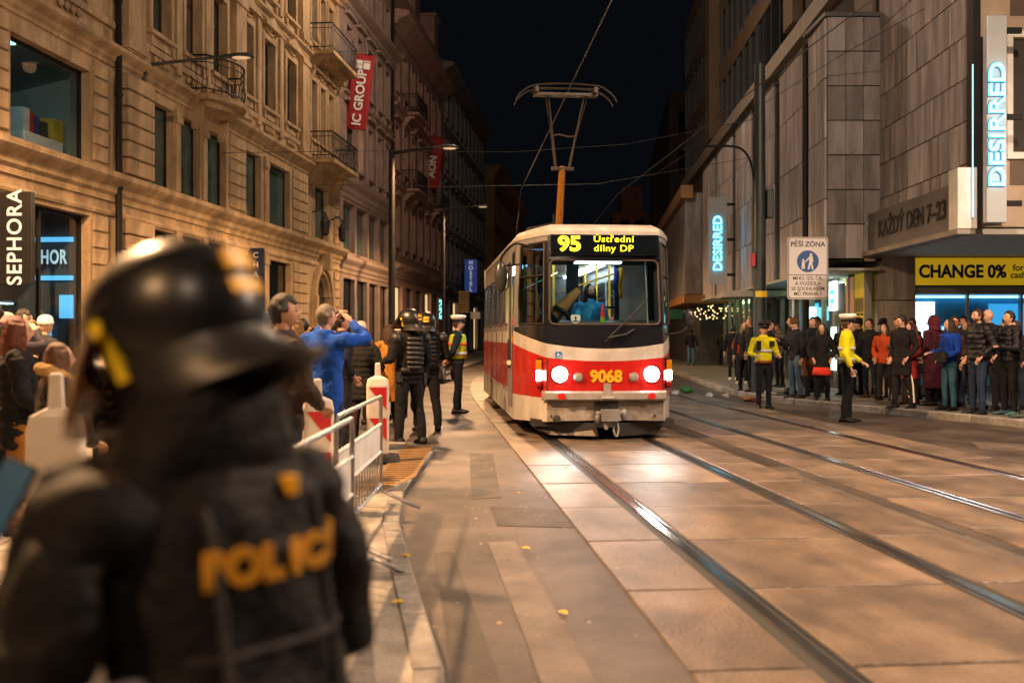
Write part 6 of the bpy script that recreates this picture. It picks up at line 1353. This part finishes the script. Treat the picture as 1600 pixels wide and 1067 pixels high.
barrier(-1.02, 4.15, 6.35, 'galvanised barrier hidden behind the foreground officer')
M_BEAC = mat('beacon_plastic', (.68, .62, .55), rough=.45, var=.06, dirt=.12, dscale=5)
M_BRED = mat('beacon_red', (.48, .015, .02), rough=.4, var=.05)
def beacon(loc, rz, label, h=1.0, red=True):
    o = empty('traffic_beacon', loc, R(rz), label, 'beacon', 'plastic traffic beacons')
    b = MB(); prof2 = [(.125, .06, .08), (.13, .065, .4), (.13, .065, h * .86), (.115, .055, h * .93), (.06, .04, h * .955), (.035, .03, h * .965), (.03, .028, h * 1.1), (.022, .02, h * 1.11)]
    b.loft([ering((0, 0, z), rx, ry, 24, 6) for rx, ry, z in prof2]); b.build('body', M_BEAC, o, bev=.006)
    b = MB(); b.loft([ering((0, 0, z), rx, ry, 20, 5) for rx, ry, z in ((.25, .16, 0), (.26, .17, .02), (.24, .15, .09), (.13, .07, .11))]); b.build('base', M_RUBBER, o)
    if red:
        for sg in (-1, 1):
            b = MB()
            for z0 in (h * .84, h * .5): b.prism([(-.10, z0), (.10, z0), (.10, z0 - .26)], lambda x, z: (x, sg * .0665, z), lambda x, z: (x, sg * .0685, z))
            b.build('red_wedge', M_BRED, o)
    return o
beacon((-1.55, 11.5, .06), 8, 'white traffic beacon with red wedge beside the fur hooded parka', 1.04)
beacon((-1.62, 8.3, .06), 20, 'traffic beacon with red wedge beside the blue jacket', 1.0)
beacon((-2.22, 4.85, .06), 12, 'plain white traffic beacon nearest the viewer at the left', 1.16, False)
# beer cup raised in the crowd
o = empty('plastic_cup', (-1.62, 7.75, 1.12), 0, 'plastic cup of yellow beer held up behind the foreground officer', 'cup')
b = MB(); b.lathe([(.032, 0), (.045, .14), (.043, .14), (.03, .004)], 16); b.build('cup', M_GLASS, o); b = MB(); b.lathe([(.030, .004), (.042, .13)], 16); b.build('beer', emis('beer_yellow', (.75, .38, .01), .0), o)

# ------------------------------------------------------------------ poles, signs and wires
o = empty('tram_wire_pole', (6.12, 24.6, .12), 0, 'tall dark teal tram wire pole behind the dark capped officer', 'pole')
M_TEALP = mat('pole_teal', (.022, .036, .042), rough=.45, var=.2)
b = MB(); b.lathe([(.20, 0), (.20, 1.1), (.165, 1.2), (.145, 5), (.13, 8.1), (.02, 8.12)], 20); b.build('shaft', M_TEALP, o, smooth=False)
b = MB(); b.tube(bend([(-.13, 0, 5.2), (-.25, 0, 5.75), (-.55, 0, 6.05), (-1.3, 0, 6.08), (-1.9, 0, 6.0)]), .03, 8); b.build('bracket', M_BLACK, o)
b = MB(); b.box(-.24, -.14, -.16, -.02, 3.1, 3.42); q = b.build('red_sign', mat('sign_red', (.42, .02, .03), rough=.4), o, bev=.01)
b = MB(); b.box(-.14, .14, -.172, -.15, 2.35, 2.5); b.build('yellow_sticker', M_YREF, o)
b = MB(); b.box(-.28, -.15, -.1, .05, 2.6, 3.0) if False else b.box(.15, .32, -.12, .12, 4.3, 5.0); b.build('junction_box', M_TEALP, o, bev=.02)
o = empty('pedestrian_zone_sign', (6.92, 23.3, .12), 0, 'white pedestrian zone sign with blue roundel on a grey post', 'sign')
b = MB(); b.tube([(-.32, .06, 0), (-.32, .06, 3.5)], .032, 10); b.build('post', M_GALV, o)
def rrect(w_, h_, r_, n=6):
    pts = []
    for cx, cz, a0 in ((w_ / 2 - r_, h_ / 2 - r_, 0), (-w_ / 2 + r_, h_ / 2 - r_, 90), (-w_ / 2 + r_, -h_ / 2 + r_, 180), (w_ / 2 - r_, -h_ / 2 + r_, 270)):
        for k in range(n + 1): a = R(a0 + 90 * k / n); pts.append((cx + r_ * math.cos(a), cz + r_ * math.sin(a)))
    return pts
ZC = 2.98
for nm, w_, h_, y0, y1, m in (('back', .96, 1.46, .0, .025, M_DGREY), ('border', .95, 1.45, -.006, -.001, M_WHITE), ('outline', .915, 1.415, -.010, -.0065, M_SIGNBLK), ('face', .885, 1.385, -.014, -.0105, mat('sign_face', (.70, .69, .70), rough=.4, var=.03))):
    b = MB(); b.prism(rrect(w_, h_, .06), lambda x, z: (x, y1, ZC + z), lambda x, z: (x, y0, ZC + z)); b.build(nm, m, o)
b = MB(); b.box(-.44, .44, -.018, -.0145, ZC - .165, ZC - .15); b.build('divider', M_SIGNBLK, o)
b = MB(); b.lathe([(.255, 0), (.255, .004)], 36, (0, -.0145, ZC + .16), RX); rd = b.build('roundel', mat('sign_blue', (.008, .075, .30), rough=.4, var=0), o)
b = MB(); yy0, yy1 = -.0195, -.0235
def blob(poly): b.prism(poly, lambda x, z: (x, yy0, ZC + .16 + z), lambda x, z: (x, yy1, ZC + .16 + z))
def cir(cx, cz, r_): blob([(cx + r_ * math.cos(t), cz + r_ * math.sin(t)) for t in [6.2832 * k / 12 for k in range(12)]])
cir(.07, .155, .032); blob([(.03, .12), (.11, .12), (.125, .0), (.1, -.02), (.13, -.19), (.09, -.19), (.07, -.06), (.03, -.19), (-.01, -.19), (.03, -.02)]); blob([(.03, .11), (.045, .07), (-.06, -.03), (-.075, -.01)])
cir(-.11, .03, .026); blob([(-.14, .0), (-.08, .0), (-.075, -.1), (-.07, -.18), (-.1, -.18), (-.11, -.11), (-.12, -.18), (-.15, -.18), (-.145, -.09)])
b.build('pictogram', M_LETW, rd)
text('PĚŠÍ ZÓNA', .165, M_SIGNBLK, o, (0, -.0165, ZC + .555), off=.003, ext=.002, sx=.98)
text('MHD, IZS, ČR,\nA VOZIDLA\nSE SOUHLASEM\nMČ PRAHA 1', .115, M_SIGNBLK, o, (0, -.0165, ZC - .42), off=.001, ext=.002, line=1.05, sx=1.0)
def wire(label, pts, r=.012, n=1):
    b = MB(); b.tube(pts, r, 5); q = b.build('overhead_wire', M_BLACK if r > .02 else M_DGREY, None); tag(q, label, 'wire', 'overhead tram wires'); return q
wire('contact wire above the near track touching the pantograph', [(2.6, -3, 6.2), (1.40, 13.6, 6.18), (1.06, 19, 6.17), (.28, 31.7, 6.15), (.2, 46, 6.15), (1.5, 70, 6.2)])
wire('contact wire above the far track running past the teal pole', [(6.4, -3, 6.2), (5.0, 14, 6.2), (4.35, 22, 6.2), (3.5, 33, 6.2), (3.4, 48, 6.2), (4.6, 70, 6.2)])
wire('upper span wire crossing the street behind the pantograph', [(-8.3, 28.5, 6.75), (-3.3, 27.5, 6.62), (0, 27, 6.5), (3, 26, 6.52), (6.1, 24.7, 6.9)], .009)
wire('lower span wire crossing the street from left facade to right bays', [(-7.6, 37.5, 7.2), (-2, 36, 6.9), (3, 35, 6.85), (8.2, 34, 7.6)], .009)
wire('slanting support wire in front of the concrete bays', [(9.2, 20, 8.6), (7.5, 22.6, 7.9), (6.2, 25.5, 7.3), (4.4, 31, 6.5)], .009)

# ------------------------------------------------------------------ parked car in the background, litter, leaves
o = empty('parked_car', (-2.9, 33, 0), R(84), 'dark car standing in the road behind the vested officer', 'car')
M_CAR = mat('car_paint_dark', (.012, .013, .016), rough=.2, var=0, coat=.6)
b = MB(); prof3 = [(-2.1, .35), (-2.15, .65), (-1.95, .88), (-1.1, .95), (-.5, 1.38), (.7, 1.42), (1.5, 1.0), (2.05, .92), (2.15, .6), (2.1, .35)]
b.loft([[(x, yy * (1 if z < 1 else .86), z) for x, z in prof3] for yy in (-.85, -.7, .7, .85)]); b.build('car_body', M_CAR, o, bev=.05)
b = MB(); b.box(-.9, 1.2, -.755, -.745, 1.0, 1.33); b.build('side_window', M_WDARK, o)
for x in (-1.35, 1.35):
    for yy in (-.8, .8):
        b = MB(); b.lathe([(.31, -.1), (.31, .1)], 20, (x, yy, .31), RX); wl = b.build('wheel', M_RUBBER, o); b = MB(); b.lathe([(.19, -.11), (.19, .11)], 16, (x, yy, .31), RX); b.build('rim', M_GALV, wl)
for yy in (-.6, .6): b = MB(); b.ell((-2.13, yy, .68), (.05, .14, .07)); b.build('headlight', emis('car_light', (1, .55, .2), 3), o)
M_LEAF = mat('leaf_yellow', (.62, .36, .03), rough=.6, var=.3, vscale=40)
lv = MB(); lv.add([(0, -.05, .002), (.028, -.02, .008), (.034, .015, .012), (0, .06, .004), (-.034, .015, .01), (-.026, -.02, .006), (0, 0, .001)], [(0, 1, 6), (1, 2, 6), (2, 3, 6), (3, 4, 6), (4, 5, 6), (5, 0, 6)])
LP = [(-.62, 5.45, 'on the kerb near the foreground officer'), (-.70, 6.6, 'in the gutter by the nearest barrier foot'), (.28, 5.45, 'alone in the asphalt left of the near rail'), (.10, 7.1, 'in the middle of the patched asphalt'), (.05, 9.6, 'ahead of the barrier shadow'), (.62, 11.4, 'beside the near rail close to the tram')]
for k, (x, y, wh) in enumerate(LP):
    q = lv.build('fallen_leaf', M_LEAF, None, loc=(x, y, .012 if x > -.55 else .07), rz=rnd.uniform(0, 6)); tag(q, 'yellow fallen leaf ' + wh, 'leaf', 'fallen leaves'); q.scale = (.75, .75, 1)
sp = MB()
for k in range(220):
    x, y = rnd.uniform(-.6, .7), rnd.uniform(3.8, 13)
    if rnd.random() < .35: x, y = rnd.uniform(-.9, 6.5), rnd.uniform(5, 22)
    a = rnd.uniform(0, 6); s_ = rnd.uniform(.006, .018); sp.add([(x + s_ * math.cos(a + t), y + s_ * math.sin(a + t), .017 + (.004 if t > 1 else 0)) for t in (0, 1.8, 3.3, 4.9)], [(0, 1, 2, 3)])
q = sp.build('road_debris', mat('debris', (.32, .26, .18), rough=.8, var=.5), None); tag(q, 'tiny crumbs and scraps scattered over the road', 'debris', kind='stuff')
def crumple(name, label, loc, r_, col, cat, fl=.5):
    b = MB(); b.ell((0, 0, r_ * fl), (r_, r_ * .8, r_ * fl), 9, 6); o_ = b.build(name, cloth(col, .6), None, loc=loc)
    for v in o_.data.vertices: v.co *= rnd.uniform(.65, 1.25)
    for v in o_.data.vertices: v.co.z = max(v.co.z, 0)
    tag(o_, label, cat); return o_
crumple('litter', 'green plastic wrapper on the road right of the tram', (4.6, 26.2, 0), .18, '#2f6a2c', 'litter')
crumple('litter', 'crumpled white paper left of the green wrapper', (4.15, 25.4, 0), .11, '#b8b8b8', 'litter')
crumple('litter', 'white paper scrap between green wrapper and officer', (4.9, 24.7, 0), .1, '#b8b8b8', 'litter')
crumple('litter', 'pale paper scrap closest to the dark capped officer', (5.25, 24.4, 0), .1, '#a8a49c', 'litter')
crumple('litter', 'flattened brown cardboard at the kerb left of the dark capped officer', (5.55, 23.1, .0), .28, '#7a5232', 'litter', .2)
crumple('litter', 'trampled wrapper at the kerb beside the quilted jackets', (8.55, 16.9, .12), .14, '#4a5a52', 'litter', .3)

# lettering becomes plain mesh
bpy.context.view_layer.update(); dg = bpy.context.evaluated_depsgraph_get()
for o_ in [x for x in S.objects if x.type == 'FONT']:
    me = bpy.data.meshes.new_from_object(o_.evaluated_get(dg)); n_ = bpy.data.objects.new('tmp', me); COL.objects.link(n_)
    n_.parent = o_.parent; n_.location = o_.location; n_.rotation_euler = o_.rotation_euler; n_.scale = o_.scale
    nm = o_.name.split('.')[0]; bpy.data.objects.remove(o_); n_.name = nm
